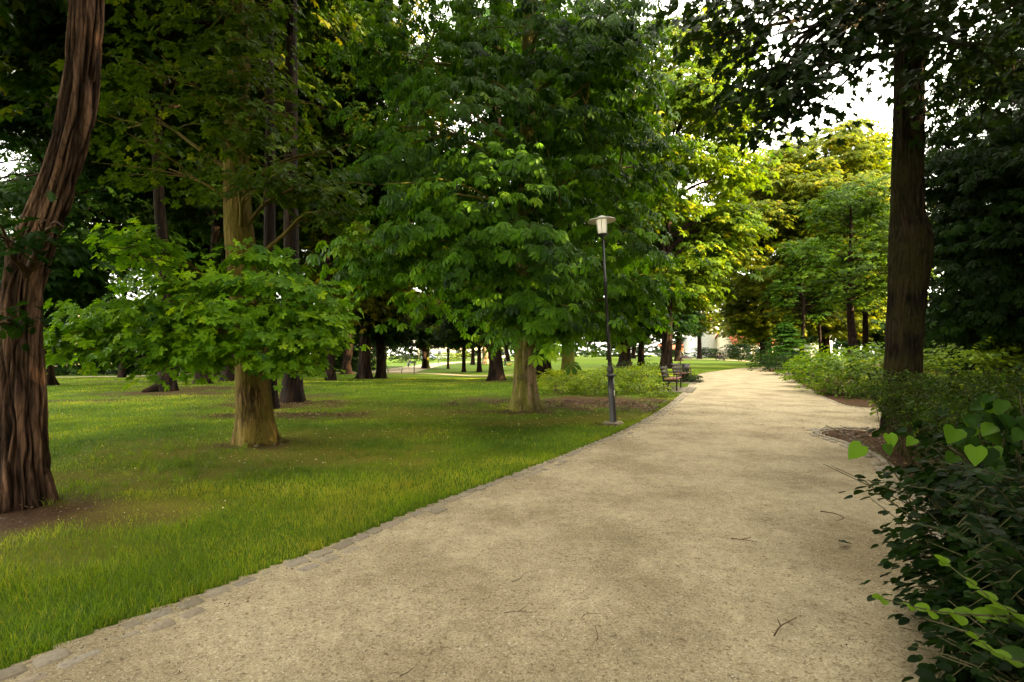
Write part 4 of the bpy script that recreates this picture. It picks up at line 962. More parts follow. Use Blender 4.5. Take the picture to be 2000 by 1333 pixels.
for _ in range(95):
    px_, py_ = rng.uniform(1850, 2150), rng.uniform(900, 1400); d_ = rng.uniform(1.5, 2.3)
    L_ = rng.uniform(60, 150); up_ = rng.uniform(-60, 40)
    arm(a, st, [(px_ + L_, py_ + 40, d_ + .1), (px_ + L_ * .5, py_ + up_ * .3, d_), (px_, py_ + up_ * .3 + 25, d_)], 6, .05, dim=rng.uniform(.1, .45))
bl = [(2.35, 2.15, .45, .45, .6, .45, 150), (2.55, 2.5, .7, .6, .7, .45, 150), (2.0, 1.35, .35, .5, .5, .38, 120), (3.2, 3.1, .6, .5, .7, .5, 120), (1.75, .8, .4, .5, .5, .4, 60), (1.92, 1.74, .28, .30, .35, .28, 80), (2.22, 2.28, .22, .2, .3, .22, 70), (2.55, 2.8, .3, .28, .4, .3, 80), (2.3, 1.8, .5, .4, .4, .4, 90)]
blob_sprays(a, ROUND, bl, .2, 16, .055, droop=.4, leafdroop=.3, shell=.1, bright=np.zeros(1))  # darkest leaf tone throughout, painting shade into the bush mass
for b_ in bl:
    for _ in range(30):
        x_, y_ = b_[0] + rng.normal(0, .12), b_[1] + rng.normal(0, .15)
        limb(st, (x_, y_, 0), (b_[0] + rng.uniform(-1, 1) * (b_[3] + .12), b_[1] + rng.uniform(-1, 1) * (b_[4] + .1), b_[2] + b_[5] * rng.uniform(.2, .9)), .007, .002, sag=.15, n=7, nu=4)
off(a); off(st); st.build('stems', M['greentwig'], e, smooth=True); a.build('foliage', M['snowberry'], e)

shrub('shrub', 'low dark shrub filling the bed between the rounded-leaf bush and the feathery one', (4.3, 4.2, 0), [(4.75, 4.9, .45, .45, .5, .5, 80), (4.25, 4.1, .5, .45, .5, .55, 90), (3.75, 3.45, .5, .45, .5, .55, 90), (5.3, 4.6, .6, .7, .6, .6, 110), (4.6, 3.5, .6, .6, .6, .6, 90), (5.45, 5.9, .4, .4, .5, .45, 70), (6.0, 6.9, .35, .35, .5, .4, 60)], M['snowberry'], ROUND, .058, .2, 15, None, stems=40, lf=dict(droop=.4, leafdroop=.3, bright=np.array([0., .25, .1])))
# unseen taller bush added beside the viewpoint, blocking sky from the right
shrub('shrub', 'unseen tall dark shrub added beside the viewpoint to shade the gravel, right of the rounded-leaf bush', (2.7, .1, 0), [(2.6, .1, 1.5, .9, .85, 1.3, 190), (3.6, .9, 1.5, .8, .8, 1.2, 130), (2.2, -1.2, 1.5, .9, .9, 1.3, 120)], M['snowberry'], ROUND, .075, .26, 15, None, stems=40, lf=dict(droop=.4, leafdroop=.3, bright=np.zeros(1)))

# heart-shaped leaves hanging in front at the right edge
base = (2.6, 2.7, 0)
e = empty('lilac_bush', base); tag(e, 'bush with broad heart-shaped leaves at the right edge, above the rounded-leaf bush', 'bush')
a, st = Acc(), Acc()
for (px_, py_, d_, n_) in ((1880, 860, 2.1, 9), (1950, 830, 2.1, 9), (1985, 880, 2.0, 8), (1830, 865, 2.2, 6), (1960, 790, 2.3, 8), (1900, 820, 2.4, 7), (2040, 850, 2.0, 9), (2060, 920, 2.0, 9), (1990, 760, 2.6, 6)):
    c = np.array(P(px_, py_, d_)); limb(st, (2.6 + rng.normal(0, .15), 2.7, 0), c, .011, .003, sag=.2, n=8, nu=5)
    pos = c + rng.normal(0, 1, (n_, 3)) * np.array([.075, .07, .045]); ax = np.stack([rng.normal(-.2, .6, n_), rng.normal(-.5, .4, n_), rng.normal(-.75, .25, n_)], 1)
    nr_ = np.stack([rng.normal(-.1, .3, n_), rng.normal(-.5, .3, n_), np.ones(n_)], 1)
    a.leaves(HEART, pos, frames(ax, nr_), rng.uniform(.050, .085, n_), np.clip(rng.normal(.72, .25, n_), 0, 1))
off(a); off(st); st.build('stems', M['greentwig'], e, smooth=True); a.build('foliage', M['snowberry'], e)

# feathery arching shrub in front of the maple
base = (5.9, 6.2, 0)
e = empty('spirea_bush', base); tag(e, 'feathery shrub of fine arching twigs in front of the maple foot', 'bush')
a, st = Acc(), Acc()
for _ in range(820):
    r0 = np.array([rng.uniform(4.2, 8.2), rng.uniform(4.6, 8.6), 0.0])
    if r0[0] < 4.35 + (r0[1] - 5.0) * .50: continue
    an = rng.uniform(0, 6.28) if rng.random() < .45 else rng.normal(math.pi * 1.02, .5); L_ = rng.uniform(.7, 1.25); out_ = rng.uniform(.35, .85)
    top = r0 + np.array([math.cos(an) * L_ * out_ * .5, math.sin(an) * L_ * out_ * .5, rng.uniform(.75, 1.2)])
    tip_ = top + np.array([math.cos(an) * L_ * out_ * .6, math.sin(an) * L_ * out_ * .6, rng.uniform(-.25, .12)])
    q = spline([r0, (r0 + top) / 2 + np.array([0, 0, .18]), top, tip_], 14); st.tube(np.hstack([q, np.linspace(.006, .0015, 14)[:, None]]), nu=4)
    n_ = 52; t_ = rng.uniform(.35, 1, n_) * 13; i0 = np.clip(t_.astype(int), 0, 12); fr_ = (t_ - i0)[:, None]
    pos = q[i0] * (1 - fr_) + q[i0 + 1] * fr_
    tg = q[i0 + 1] - q[i0]; tg /= np.linalg.norm(tg, axis=1, keepdims=True)
    ax = tg * .8 + rng.normal(0, .55, (n_, 3)); nr_ = np.stack([rng.normal(0, .4, n_), rng.normal(-.2, .4, n_), np.ones(n_)], 1)
    a.leaves(NARROW if rng.random() < .5 else OVATE, pos, frames(ax, nr_), rng.uniform(.030, .058, n_), np.clip(rng.normal(.5, .2, n_) + (t_ / 13 - .6) * .5, 0, 1))
off(a); off(st); st.build('stems', M['darktwig'], e, smooth=True); a.build('foliage', M['spirea'], e)

# dark undergrowth that closes the far edges of the park (nobody could count it)
def thicket(name, line, h, depth, n, leaf, label, size=.55, gaps=()):
    p = spline(line, 300); k = rng.integers(0, 300, n)
    x = p[k, 0] + rng.normal(0, depth * .5, n); y = p[k, 1] + rng.normal(0, depth * .5, n)
    top = h * (.45 + .9 * fbm(x * .09, y * .09, 4.2, 3)); zz = rng.random(n) ** .8
    ok = np.ones(n, bool)
    for (g0, g1, zt) in gaps:
        px_ = 1000 + FOC * x / np.maximum(y, 1); ok &= ~((px_ > g0) & (px_ < g1) & (zz * top > zt))
    C = np.stack([x, y, zfun(x, y) + zz * top], 1)[ok]
    O = np.stack([-x, -y, 0 * x], 1)[ok]; O = O / np.linalg.norm(O, axis=1, keepdims=True) + rng.normal(0, .5, (len(C), 3)); O[:, 2] *= .3
    a = Acc(); sprays(a, ROS, C, O, np.full(len(C), size * 2.2), 9, size, droop=.6)
    o = a.build(name, leaf); tag(o, label, 'thicket', kind='stuff')
thicket('far_thicket', [(-150, 60), (-110, 110), (-60, 140), (0, 150), (60, 145), (110, 120), (130, 90)], 13, 6, 5200, M['back'], 'dark mass of far trees and bushes closing the park', .75, gaps=((690, 735, 2.5), (835, 900, 1.5), (1340, 1362, .8), (1384, 1440, 1.5), (1455, 1520, 4)))
thicket('left_thicket', [(-75, 40), (-62, 49), (-45, 56), (-28, 62), (-19, 66)], 9, 2.8, 2800, M['darkleaf'], 'dark undergrowth behind the back path on the left', .5, gaps=((92, 122, 1.0),))
thicket('shade_thicket', [(3, -17), (10, -10), (14.5, -2), (17.5, 5), (19, 11)], 9.5, 2.6, 1700, M['darkleaf'], 'unseen tall dark undergrowth added along the right edge of the park to block low sun', .45)  # added out of frame to stop sun slipping under the crowns
thicket('right_thicket', [(17.5, 9), (19, 14), (20, 19), (28, 28), (36, 42), (46, 58), (64, 72)], 5.5, 2.6, 1500, M['darkleaf'], 'dark undergrowth behind the shrubs on the right', .45, gaps=((1560, 1612, 1.5),))

# ------------------------------------------------------------------ street lamps
def street_lamp(label, base, lean=(0, 0), s=1.0, detail=True, group='park lamps'):
    e = empty('street_lamp', base); tag(e, label, 'street lamp', group)
    e.scale = (s, s, s); e.rotation_euler = (lean[1], lean[0], 0)
    nu = 28 if detail else 12
    a = Acc(); a._lathe([(.078, -.1), (.078, .02), (.074, .05), (.070, .6), (.062, .98)], (0, 0, 0), nu, .5); a.build('post_base', M['iron'], e, smooth=True)
    a = Acc(); a._lathe([(.062, .98), (.072, 1.0), (.105, 1.015), (.108, 1.03), (.100, 1.045), (.060, 1.06), (.058, 1.08), (.070, 1.12), (.074, 1.15), (.062, 1.19), (.046, 1.23), (.044, 1.255), (.056, 1.265), (.056, 1.285), (.042, 1.30)], (0, 0, 0), nu, .5); a.build('collar', M['iron'], e, smooth=True)
    a = Acc(); a._lathe([(.041, 1.30), (.037, 2.0), (.033, 2.9), (.040, 2.905), (.042, 2.93), (.034, 2.945), (.034, 2.985), (.041, 3.0), (.039, 3.02), (.028, 3.03), (.024, 3.94)], (0, 0, 0), nu, .5); a.build('pole', M['iron'], e, smooth=True)
    a = Acc(); a._lathe([(.024, 3.93), (.03, 3.95), (.06, 3.985), (.112, 4.0), (.116, 4.03), (.108, 4.035)], (0, 0, 0), nu, .5); a.build('lamp_holder', M['iron'], e, smooth=True)
    a = Acc(); a._lathe([(.088, 4.03), (.096, 4.07), (.112, 4.33), (.09, 4.36)], (0, 0, 0), nu, .5); g = a.build('lamp_glass', M['lampglass'], e, smooth=True)
    a = Acc()
    for k in range(6):
        an = k * math.pi / 3 + .3; a.tube([(.096 * math.cos(an), .096 * math.sin(an), 4.03, .005), (.116 * math.cos(an), .116 * math.sin(an), 4.34, .005)], nu=4)
    a.build('glass_frame', M['iron'], g)
    a = Acc(); a._lathe([(.10, 4.330), (.29, 4.302), (.298, 4.312), (.285, 4.328), (.12, 4.368), (.10, 4.375)], (0, 0, 0), 40 if detail else 14, .5); a.build('lamp_shade', M['shade'], e, smooth=True)
    a = Acc(); a._lathe([(.085, 4.36), (.09, 4.385), (.06, 4.41), (.015, 4.425)], (0, 0, 0), nu, .5); a.build('cap', M['white'], e, smooth=True)
    if detail:
        a = Acc(); r_ = np.random.default_rng(3)
        ring = [(.23 * math.cos(t) * r_.uniform(.85, 1.15), .20 * math.sin(t) * r_.uniform(.85, 1.15)) for t in np.linspace(0, 6.283, 10, endpoint=False)]
        V = [(x, y, -.06) for x, y in ring] + [(x, y, .025) for x, y in ring] + [(x * .9, y * .9, .04) for x, y in ring]
        a.add(V, [(i, (i + 1) % 10, 10 + (i + 1) % 10, 10 + i) for i in range(10)] + [(10 + i, 10 + (i + 1) % 10, 20 + (i + 1) % 10, 20 + i) for i in range(10)] + [tuple(range(20, 30))]); a.build('footing', M['concrete'], e)
        a = Acc()
        for th0, th1, z0, z1, rr in ((-1.0, -.45, .60, .71, .0715),):
            ts = np.linspace(th0, th1, 6); V = [(rr * math.cos(t), rr * math.sin(t), z) for z in (z0, z1) for t in ts]
            a.add(V, [(i, i + 1, 7 + i, 6 + i) for i in range(5)])
        a.build('sticker', M['white'], e)
        a = Acc(); z = 1.62
        for k in range(7):                      # a column of small illegible white characters
            hh = (.026, .034, .030, .036, .028, .034, .024)[k]; rr = .0402
            ts = np.linspace(-.72, -.20, 4); V = [(rr * math.cos(t), rr * math.sin(t), q) for q in (z, z + hh) for t in ts]
            a.add(V, [(i, i + 1, 5 + i, 4 + i) for i in range(3) if not (k in (1, 4) and i == 1)]); z += hh + .014
        a.build('lettering', M['white'], e)
    return e
m, nt, out = newmat('frosted_glass'); b = pbsdf(nt, (.92, .88, .78), .3, .5); t = nd(nt, 'ShaderNodeBsdfTranslucent'); t.inputs[0].default_value = (.97, .94, .85, 1)
mx = nd(nt, 'ShaderNodeMixShader'); mx.inputs[0].default_value = .5; nt.links.new(b.outputs[0], mx.inputs[1]); nt.links.new(t.outputs[0], mx.inputs[2]); b.inputs['Emission Color'].default_value = (1.0, .90, .66, 1); b.inputs['Emission Strength'].default_value = .08; nt.links.new(mx.outputs[0], out.inputs[0]); M['lampglass'] = m
M['concrete'] = plain('worn_concrete', (.20, .17, .12), .9, .1, 0, .3, 14, .4)
lb = G(1198, 828)
street_lamp('tall black lamp post with a round pale shade, leaning a little, at the lawn edge', lb, lean=(-.058, 0), group='park lamps')
q = G(809, 731); street_lamp('thin far lamp post across the lawn, right of the iron bench', q, s=.86, detail=False)
q = G(1492, 712); street_lamp('far lamp post left of the conifer, in front of the red roof', q, s=.92, detail=False)

# ------------------------------------------------------------------ benches, bin, posts
def park_bench(label, fx, fy, L=2.1, rz=0.0):
    """wooden bench; local x is the facing direction, y runs along it; origin under its middle"""
    e = empty('park_bench', (fx, fy, zf(fx, fy)), rz); tag(e, label, 'bench', 'red-seated benches beside the path')
    a = Acc()
    for k in range(4): a.box((-.13 + k * .125, 0, .455 + .006 * k), (.112, L, .036), 0)
    a.build('seat', M['seat'], e)
    a = Acc(); ti = Matrix.Rotation(R(-12), 4, 'Y')
    for k in range(3): a.box((-.245 - .030 * k - .01, 0, .56 + .155 * k), (.034, L, .142), 0, M=ti)
    a.build('backrest', M['darkwood'], e)
    for sy in (-1, 1):
        y = sy * (L / 2 - .12)
        a = Acc(); a.box((.27, y, .32), (.05, .055, .68)); a.build('leg', M['darkwood'], e)
        a = Acc(); a.tube([(-.26, y, -.02, .03), (-.22, y, .42, .034), (-.29, y, .70, .03), (-.36, y, 1.0, .022)], nu=6); a.build('leg', M['darkwood'], e)
        a = Acc(); a.box((0, y, .67), (.60, .06, .035)); a.build('armrest', M['darkwood'], e)
        a = Acc(); a.box((.01, y, .405), (.52, .045, .055)); a.build('seat_rail', M['darkwood'], e)
        a = Acc(); a.tube([(-.235, y, .16, .016), (0.0, y, .36, .016), (.17, y, .52, .016)], nu=5); a.build('brace', M['iron'], e)
p1, p2 = G(1320, 766), G(1331, 757.5)
dx, dy = p2[0] - p1[0], p2[1] - p1[1]; an = math.atan2(dy, dx) - math.pi / 2
fw = (math.cos(an), math.sin(an))
mx_, my_ = (p1[0] + p2[0]) / 2 - .27 * fw[0], (p1[1] + p2[1]) / 2 - .27 * fw[1]
park_bench('nearer bench with red-brown seat and dark back, end-on beside the path', mx_, my_, 2.2, an)
p3 = G(1335.5, 748.5); an2 = an - .10
ux, uy = -math.sin(an2), math.cos(an2)
park_bench('farther bench with red-brown seat, between the nearer bench and the litter bin', p3[0] + ux * 1.1 - .27 * math.cos(an2), p3[1] + uy * 1.1 - .27 * math.sin(an2), 2.2, an2)
# paved pads the benches stand on
for nm, (cx, cy_, aa) in (('bench_paving', (mx_, my_, an)), ('bench_paving', (p3[0] + ux * 1.1 - .27 * math.cos(an2), p3[1] + uy * 1.1 - .27 * math.sin(an2), an2))):
    a = Acc()
    for i_ in range(-4, 5):
        for j_ in range(0, 3):
            lx, ly = .12 + j_ * .31, i_ * .31; a.box((cx + lx * math.cos(aa) - ly * math.sin(aa), cy_ + lx * math.sin(aa) + ly * math.cos(aa), zf(cx, cy_) - .02 + random.uniform(-.003, .003)), (.30, .30, .09), aa, rnd=random.random())
    for sg in (-1, 1):
        lx, ly = -.2, sg * 1.38; a.box((cx + lx * math.cos(aa) - ly * math.sin(aa), cy_ + lx * math.sin(aa) + ly * math.cos(aa), zf(cx, cy_)), (.7, .08, .10), aa)
    tag(a.build(nm, M['concrete']), kind='structure')

# hooded litter bin
q = G(1339, 730); e = empty('litter_bin', q, -.2); tag(e, 'dark litter bin with a pitched hood on a post, beyond the benches', 'litter bin')
a = Acc(); a.box((-.36, 0, .75), (.07, .07, 1.6)); a.build('post', M['iron'], e)
a = Acc(); V = [(-.22, -.2, .12), (.22, -.2, .12), (.22, .2, .12), (-.22, .2, .12), (-.29, -.26, .72), (.29, -.26, .72), (.29, .26, .72), (-.29, .26, .72), (-.25, -.22, .70), (.25, -.22, .70), (.25, .22, .70), (-.25, .22, .70), (-.2, -.18, .2), (.2, -.18, .2), (.2, .18, .2), (-.2, .18, .2)]
a.add(V, [(3, 2, 1, 0), (0, 1, 5, 4), (1, 2, 6, 5), (2, 3, 7, 6), (3, 0, 4, 7), (4, 5, 9, 8), (5, 6, 10, 9), (6, 7, 11, 10), (7, 4, 8, 11), (8, 9, 13, 12), (9, 10, 14, 13), (10, 11, 15, 14), (11, 8, 12, 15), (12, 13, 14, 15)]); a.build('bucket', M['iron'], e)
a = Acc(); V = [(-.42, -.3, 1.10), (.42, -.3, 1.10), (.42, .3, 1.10), (-.42, .3, 1.10), (-.42, -.3, 1.16), (.42, -.3, 1.16), (.42, .3, 1.16), (-.42, .3, 1.16), (0, 0, 1.36)]
a.add(V, [(3, 2, 1, 0), (0, 1, 5, 4), (1, 2, 6, 5), (2, 3, 7, 6), (3, 0, 4, 7), (4, 5, 8), (5, 6, 8), (6, 7, 8), (7, 4, 8)]); a.build('hood', M['darkwood'], e)

# iron bench across the lawn
q = G(771, 730.5); e = empty('iron_bench', q, .05); tag(e, 'thin dark iron bench with an arched back across the lawn', 'bench')
a = Acc(); a.box((0, .1, .42), (1.75, .40, .04)); a.build('seat', M['darkwood'], e)
a = Acc()
a.tube([(-.82, -.14, .40, .022), (-.82, -.2, .84, .022)], nu=6); a.tube([(.82, -.14, .40, .022), (.82, -.2, .84, .022)], nu=6); a.tube([(-.84, -.2, .82, .026), (.84, -.2, .82, .026)], nu=6)
a.tube([(.62 * math.cos(t), -.17, .46 + .25 * math.sin(t), .018) for t in np.linspace(0, math.pi, 14)], nu=6); a.build('backrest', M['iron'], e)
for sx in (-1, 1):
    for y_ in (-.08, .28):
        a = Acc(); a.tube([(sx * .76, y_, -.03, .026), (sx * .76, y_, .42, .026)], nu=6); a.build('leg', M['iron'], e)
    a = Acc(); a.tube([(sx * .86, -.17, .62, .02), (sx * .86, .26, .62, .02), (sx * .84, .28, .40, .02)], nu=6); a.build('armrest', M['iron'], e)

q = G(879, 718); e = Acc(); e.tube([(0, 0, -.05, .05), (0, 0, 1.55, .045), (0, 0, 1.6, .02)], nu=8); o = e.build('stake', M['bark_pale']); o.location = q; tag(o, 'pale wooden stake next to the slim leaning tree on the far lawn', 'stake')
for px_, py_, lab in ((797.5, 718, 'dark bollard at the left side of the winding path, near the seated visitor'), (856, 711.5, 'dark bollard farther up the winding path')):
    q = G(px_, py_); e = empty('bollard', q); tag(e, lab, 'bollard', 'bollards along the winding path')
    a = Acc(); a._lathe([(.07, -.05), (.07, .75), (.06, .78)], (0, 0, 0), 12, .5); a.build('post', M['iron'], e, smooth=True)
    a = Acc(); a._lathe([(.075, .78), (.085, .81), (.06, .86), (.01, .88)], (0, 0, 0), 12, .5); a.build('cap', M['iron'], e, smooth=True)

# ------------------------------------------------------------------ people and the dog (far away, small)
def skin(name, chains, mat, parent, root=0, sub=1):
    """chains: lists of (x, y, z, r); points shared within 1 mm are joined into one skeleton"""
    vs, rs, es = [], [], []
    def vid(p):
        for i, v in enumerate(vs):
            if (Vector(v) - Vector(p[:3])).length < .001: return i
        vs.append(tuple(p[:3])); rs.append(p[3]); return len(vs) - 1
    for ch in chains:
        ids = [vid(p) for p in ch]; es += [(a_, b_) for a_, b_ in zip(ids[:-1], ids[1:])]
    me = bpy.data.meshes.new(name); me.from_pydata(vs, es, []); me.materials.append(mat)
    o = bpy.data.objects.new(name, me); COL.objects.link(o); o.parent = parent
    md = o.modifiers.new('skin', 'SKIN'); md.use_smooth_shade = True
    sv = me.skin_vertices[0].data if me.skin_vertices else None
    if sv is None:
        bmx = __import__('bmesh').new(); bmx.from_mesh(me); bmx.verts.layers.skin.verify(); bmx.to_mesh(me); bmx.free(); sv = me.skin_vertices[0].data
    for i, r_ in enumerate(rs): sv[i].radius = (r_, r_)
    sv[root].use_root = True
    if sub:
        ss = o.modifiers.new('sub', 'SUBSURF'); ss.levels = sub; ss.render_levels = sub
    return o
M['skin'] = plain('skin', (.50, .30, .21), .6, .3, 0, .06)
M['blackcloth'] = plain('black_cloth', (.018, .018, .024), .9, .1, 0, .2)
M['navy'] = plain('navy_cloth', (.02, .026, .05), .9, .1)
M['jeans'] = plain('pale_blue_jeans', (.34, .38, .48), .9, .1)
M['whitecloth'] = plain('white_cloth', (.7, .68, .66), .9, .1, 0, .08)
M['hair_d'] = plain('dark_hair', (.03, .02, .015), .7, .2); M['hair_b'] = plain('fair_hair', (.42, .30, .15), .7, .2)
def person(label, loc, rz, seated, top, bottom, hair, shoes, walk=0.0, group=None, hand=None):
    e = empty('person', loc, rz); tag(e, label, 'person', group)
    hz = .52 if seated else .92                       # pelvis; faces local -y
    P0 = (0, 0, hz, .13); W = (0, -.01, hz + .2, .115); CH = (0, 0, hz + .40, .14); NK = (0, -.01, hz + .53, .055); H1 = (0, -.03, hz + .63, .085); H2 = (0, -.03, hz + .73, .095); H3 = (0, -.02, hz + .80, .06)
    legs = []
    for s in (-1, 1):
        hip = (s * .085, 0, hz - .04, .085)
        if seated: kn = (s * .11, -.44, hz - .02, .06); an_ = (s * .12, -.46 - .08 * (s > 0), .09, .04); ft = (s * .12, -.60 - .08 * (s > 0), .035, .035)
        else: kn = (s * .09, -s * walk * .5 - .03, .50, .06); an_ = (s * .09, s * -walk, .10 + .05 * (s * walk < 0), .042); ft = (s * .10, s * -walk - .14, .04, .036)
        legs.append([P0, hip, kn, an_, ft])
    arms = []
    for s in (-1, 1):
        sh = (s * .17, 0, hz + .45, .06)
        if seated: el = (s * .24, -.06, hz + .18, .045); wr = (s * .13, -.28, hz + .10, .034); hd = (s * .10, -.36, hz + .10, .038)
        else: el = (s * .23, .05 + s * walk * .3, hz + .20, .045); wr = (s * .24, -.06 + s * walk * .6, hz - .02, .034); hd = (s * .24, -.09 + s * walk * .6, hz - .11, .038)
        arms.append([CH, sh, el, wr, hd])
    skin('body', [[P0, W, CH, NK, H1, H2, H3]] + legs + arms, M['skin'], e)
    g = lambda p, k=.016: (p[0], p[1], p[2], p[3] + k)
    skin('top', [[g(P0), g(W), g(CH, .02)]] + [[g(CH, .02), g(q[1]), g(q[2]), g((q[3][0], q[3][1], q[3][2] + .03, q[3][3]))] for q in arms], top, e)
    skin('trousers', [[g(W, .005), g(P0, .018)]] + [[g(P0, .018), g(l_[1]), g(l_[2]), g(l_[3])] for l_ in legs], bottom, e)
    skin('hair', [[(H1[0], H1[1] + .06, H1[2], .05), (0, H2[1] + .035, H2[2] + .03, .095), (0, H3[1], H3[2] + .02, .075)]], hair, e)
    for l_ in legs:
        a_, f_ = l_[3], l_[4]; skin('shoe', [[(a_[0], a_[1] + .03, f_[2] + .005, .045), (f_[0], f_[1] - .02, f_[2], .042)]], shoes, e)
    return e
q = G(1404.5, 704.5); pz = zf(q[0], q[1])
e = empty('bench', (q[0] + .35, q[1] + .25, q[2])); tag(e, 'far bench under the seated pair in front of the hedge', 'bench')
a = Acc(); a.box((0, .05, .42), (1.9, .45, .05)); a.build('seat', M['darkwood'], e)
a = Acc(); a.box((0, .30, .68), (1.9, .05, .32)); a.build('backrest', M['darkwood'], e)
for sx in (-1, 1):
    a = Acc(); a.box((sx * .8, .08, .2), (.06, .40, .44)); a.build('leg', M['iron'], e)
person('seated person in black with pale shoes, left of the pair on the far bench', (q[0], q[1] + .3, q[2] - .03), .3, True, M['blackcloth'], M['navy'], M['hair_b'], M['whitecloth'], group='people in the far park')
person('seated person all in dark clothes, right of the pair on the far bench', (q[0] + .68, q[1] + .3, q[2] - .03), -.1, True, M['navy'], M['blackcloth'], M['hair_d'], M['blackcloth'], group='people in the far park')
q = G(803, 715); e = empty('bench', (q[0], q[1] + .2, q[2]), -.5); tag(e, 'far low bench under the lone seated visitor', 'bench')
a = Acc(); a.box((0, .05, .42), (1.7, .45, .05)); a.build('seat', M['darkwood'], e)
a = Acc(); a.box((0, .30, .68), (1.7, .05, .32)); a.build('backrest', M['darkwood'], e)
for sx in (-1, 1):
    a = Acc(); a.box((sx * .7, .08, .2), (.06, .40, .44)); a.build('leg', M['iron'], e)
person('lone seated visitor in a dark top and pale jeans across the lawn', (q[0] - .25, q[1] + .25, q[2] - .03), -.9, True, M['navy'], M['jeans'], M['hair_d'], M['blackcloth'], group='people in the far park')
q = G(987, 717); person('person in dark clothes walking a small dog on the sunny lawn', (q[0], q[1], q[2]), -1.2, False, M['blackcloth'], M['navy'], M['hair_d'], M['whitecloth'], walk=.2, group='people in the far park')
M['tan'] = plain('tan_fur', (.42, .24, .09), .9, .1)
q = G(994.5, 717.5); e = empty('dog', q, 1.9); tag(e, 'small tan dog beside the walking person on the sunny lawn', 'dog')
k = 1.0; B = (0, .2, .36, .10); Cc = (0, -.18, .38, .125); mid = (0, 0, .37, .10); Nk = (0, -.30, .50, .075); Hd = (0, -.40, .58, .075); Mz = (0, -.53, .55, .04)
ch = [[B, mid, Cc, Nk, Hd, Mz], [B, (0, .33, .46, .03), (0, .42, .56, .02)]]
for s in (-1, 1):
    ch.append([Cc, (s * .07, -.19, .26, .045), (s * .07, -.17, .14, .03), (s * .07, -.20, .02, .03)])
    ch.append([B, (s * .075, .17, .25, .06), (s * .07, .27, .13, .03), (s * .07, .22, .02, .03)])
    ch.append([Hd, (s * .055, -.37, .66, .022)])
skin('body', ch, M['tan'], e)

# ------------------------------------------------------------------ buildings and cars glimpsed between the trees
def plaster(name, col): return plain(name, col, .9, .1, 0, .1, 2.5, .1)
M['plaster_white'] = plaster('white_plaster', (.60, .59, .57)); M['plaster_cream'] = plaster('cream_plaster', (.62, .48, .26)); M['plaster_grey'] = plaster('grey_plaster', (.46, .45, .46)); M['plaster_pale'] = plaster('pale_plaster', (.66, .58, .44)); M['stone'] = plaster('pale_stone', (.42, .36, .27))
m, nt, out = newmat('red_roof_tiles'); v = mapped(nt, (1, 1, 1)); w = nd(nt, 'ShaderNodeTexBrick'); w.inputs['Scale'].default_value = 2.2; nt.links.new(v, w.inputs['Vector'])
w.inputs['Color1'].default_value = (.42, .12, .055, 1); w.inputs['Color2'].default_value = (.33, .085, .04, 1); w.inputs['Mortar'].default_value = (.16, .05, .03, 1)
b = pbsdf(nt, w.outputs['Color'], .85, .15); nt.links.new(b.outputs[0], out.inputs['Surface']); M['tiles'] = m
M['pane'] = plain('dark_window_glass', (.04, .05, .06), .12, .6, 0, .1)
def house(name, label, px0, px1, d, eave, ridge, wall, roof, depth=9.0, wins=3, floors=2, gable=False, base=0.0):
    x0, x1 = (px0 - 1000) / FOC * d, (px1 - 1000) / FOC * d; ze = EYE + (HOR - eave) / FOC * d; zr = EYE + (HOR - ridge) / FOC * d
    cx = (x0 + x1) / 2; w = x1 - x0; z0 = min(zf(cx, d), 0) - .3
    e = empty(name, (cx, d, z0)); tag(e, label, 'building')
    h, hr = ze - z0, zr - z0
    a = Acc(); hw = w / 2
    if gable: V = [(-hw, 0, 0), (hw, 0, 0), (hw, 0, h), (0, 0, hr), (-hw, 0, h), (-hw, depth, 0), (hw, depth, 0), (hw, depth, h), (0, depth, hr), (-hw, depth, h)]; F = [(0, 1, 2, 3, 4), (9, 8, 7, 6, 5), (1, 6, 7, 2), (5, 0, 4, 9)]
    else: V = [(-hw, 0, 0), (hw, 0, 0), (hw, 0, h), (-hw, 0, h), (-hw, depth, 0), (hw, depth, 0), (hw, depth, h), (-hw, depth, h), (-hw, depth / 2, hr), (hw, depth / 2, hr)]; F = [(0, 1, 2, 3), (7, 6, 5, 4), (1, 5, 6, 9, 2), (4, 0, 3, 8, 7)]
    a.add(V, F); a.build('wall', wall, e)
    a = Acc(); o_ = .35; t_ = .18
    if gable: S = [[(-hw - o_, h - .3), (0, hr + .05)], [(0, hr + .05), (hw + o_, h - .3)]]; mk = lambda u, z, k: (u, (-o_, depth + o_)[k], z)
    else: S = [[(-o_, h - .3), (depth / 2, hr + .05)], [(depth / 2, hr + .05), (depth + o_, h - .3)]]; mk = lambda u, z, k: ((-hw - o_, hw + o_)[k], u, z)
    for (u0, za), (u1, zb) in S:
        V = [mk(u0, za + .02, 0), mk(u0, za + .02, 1), mk(u1, zb + .02, 1), mk(u1, zb + .02, 0)]; V += [(x, y, z + t_) for x, y, z in V]
        a.add(V, [(3, 2, 1, 0), (4, 5, 6, 7), (0, 1, 5, 4), (1, 2, 6, 5), (2, 3, 7, 6), (3, 0, 4, 7)])
    a.build('roof', roof, e)
    for f in range(floors):
        for k in range(wins):
            wx = -hw + w * (k + .5) / wins; wz = h * (f + .52) / floors
            fr = Acc(); fr.box((wx, -.03, wz), (min(1.3, w / wins * .55), .10, min(1.8, h / floors * .55))); fo = fr.build('window', M['whitecloth'], e)
            fr = Acc(); fr.box((wx, -.085, wz), (min(1.3, w / wins * .55) - .18, .03, min(1.8, h / floors * .55) - .18)); fr.build('pane', M['pane'], fo)
    return e
e = house('church', 'white gabled building with a dark oval window at the far end of the path', 1372, 1424, 128, 648, 612, M['plaster_white'], M['tiles'], 14, 0, 0, True)
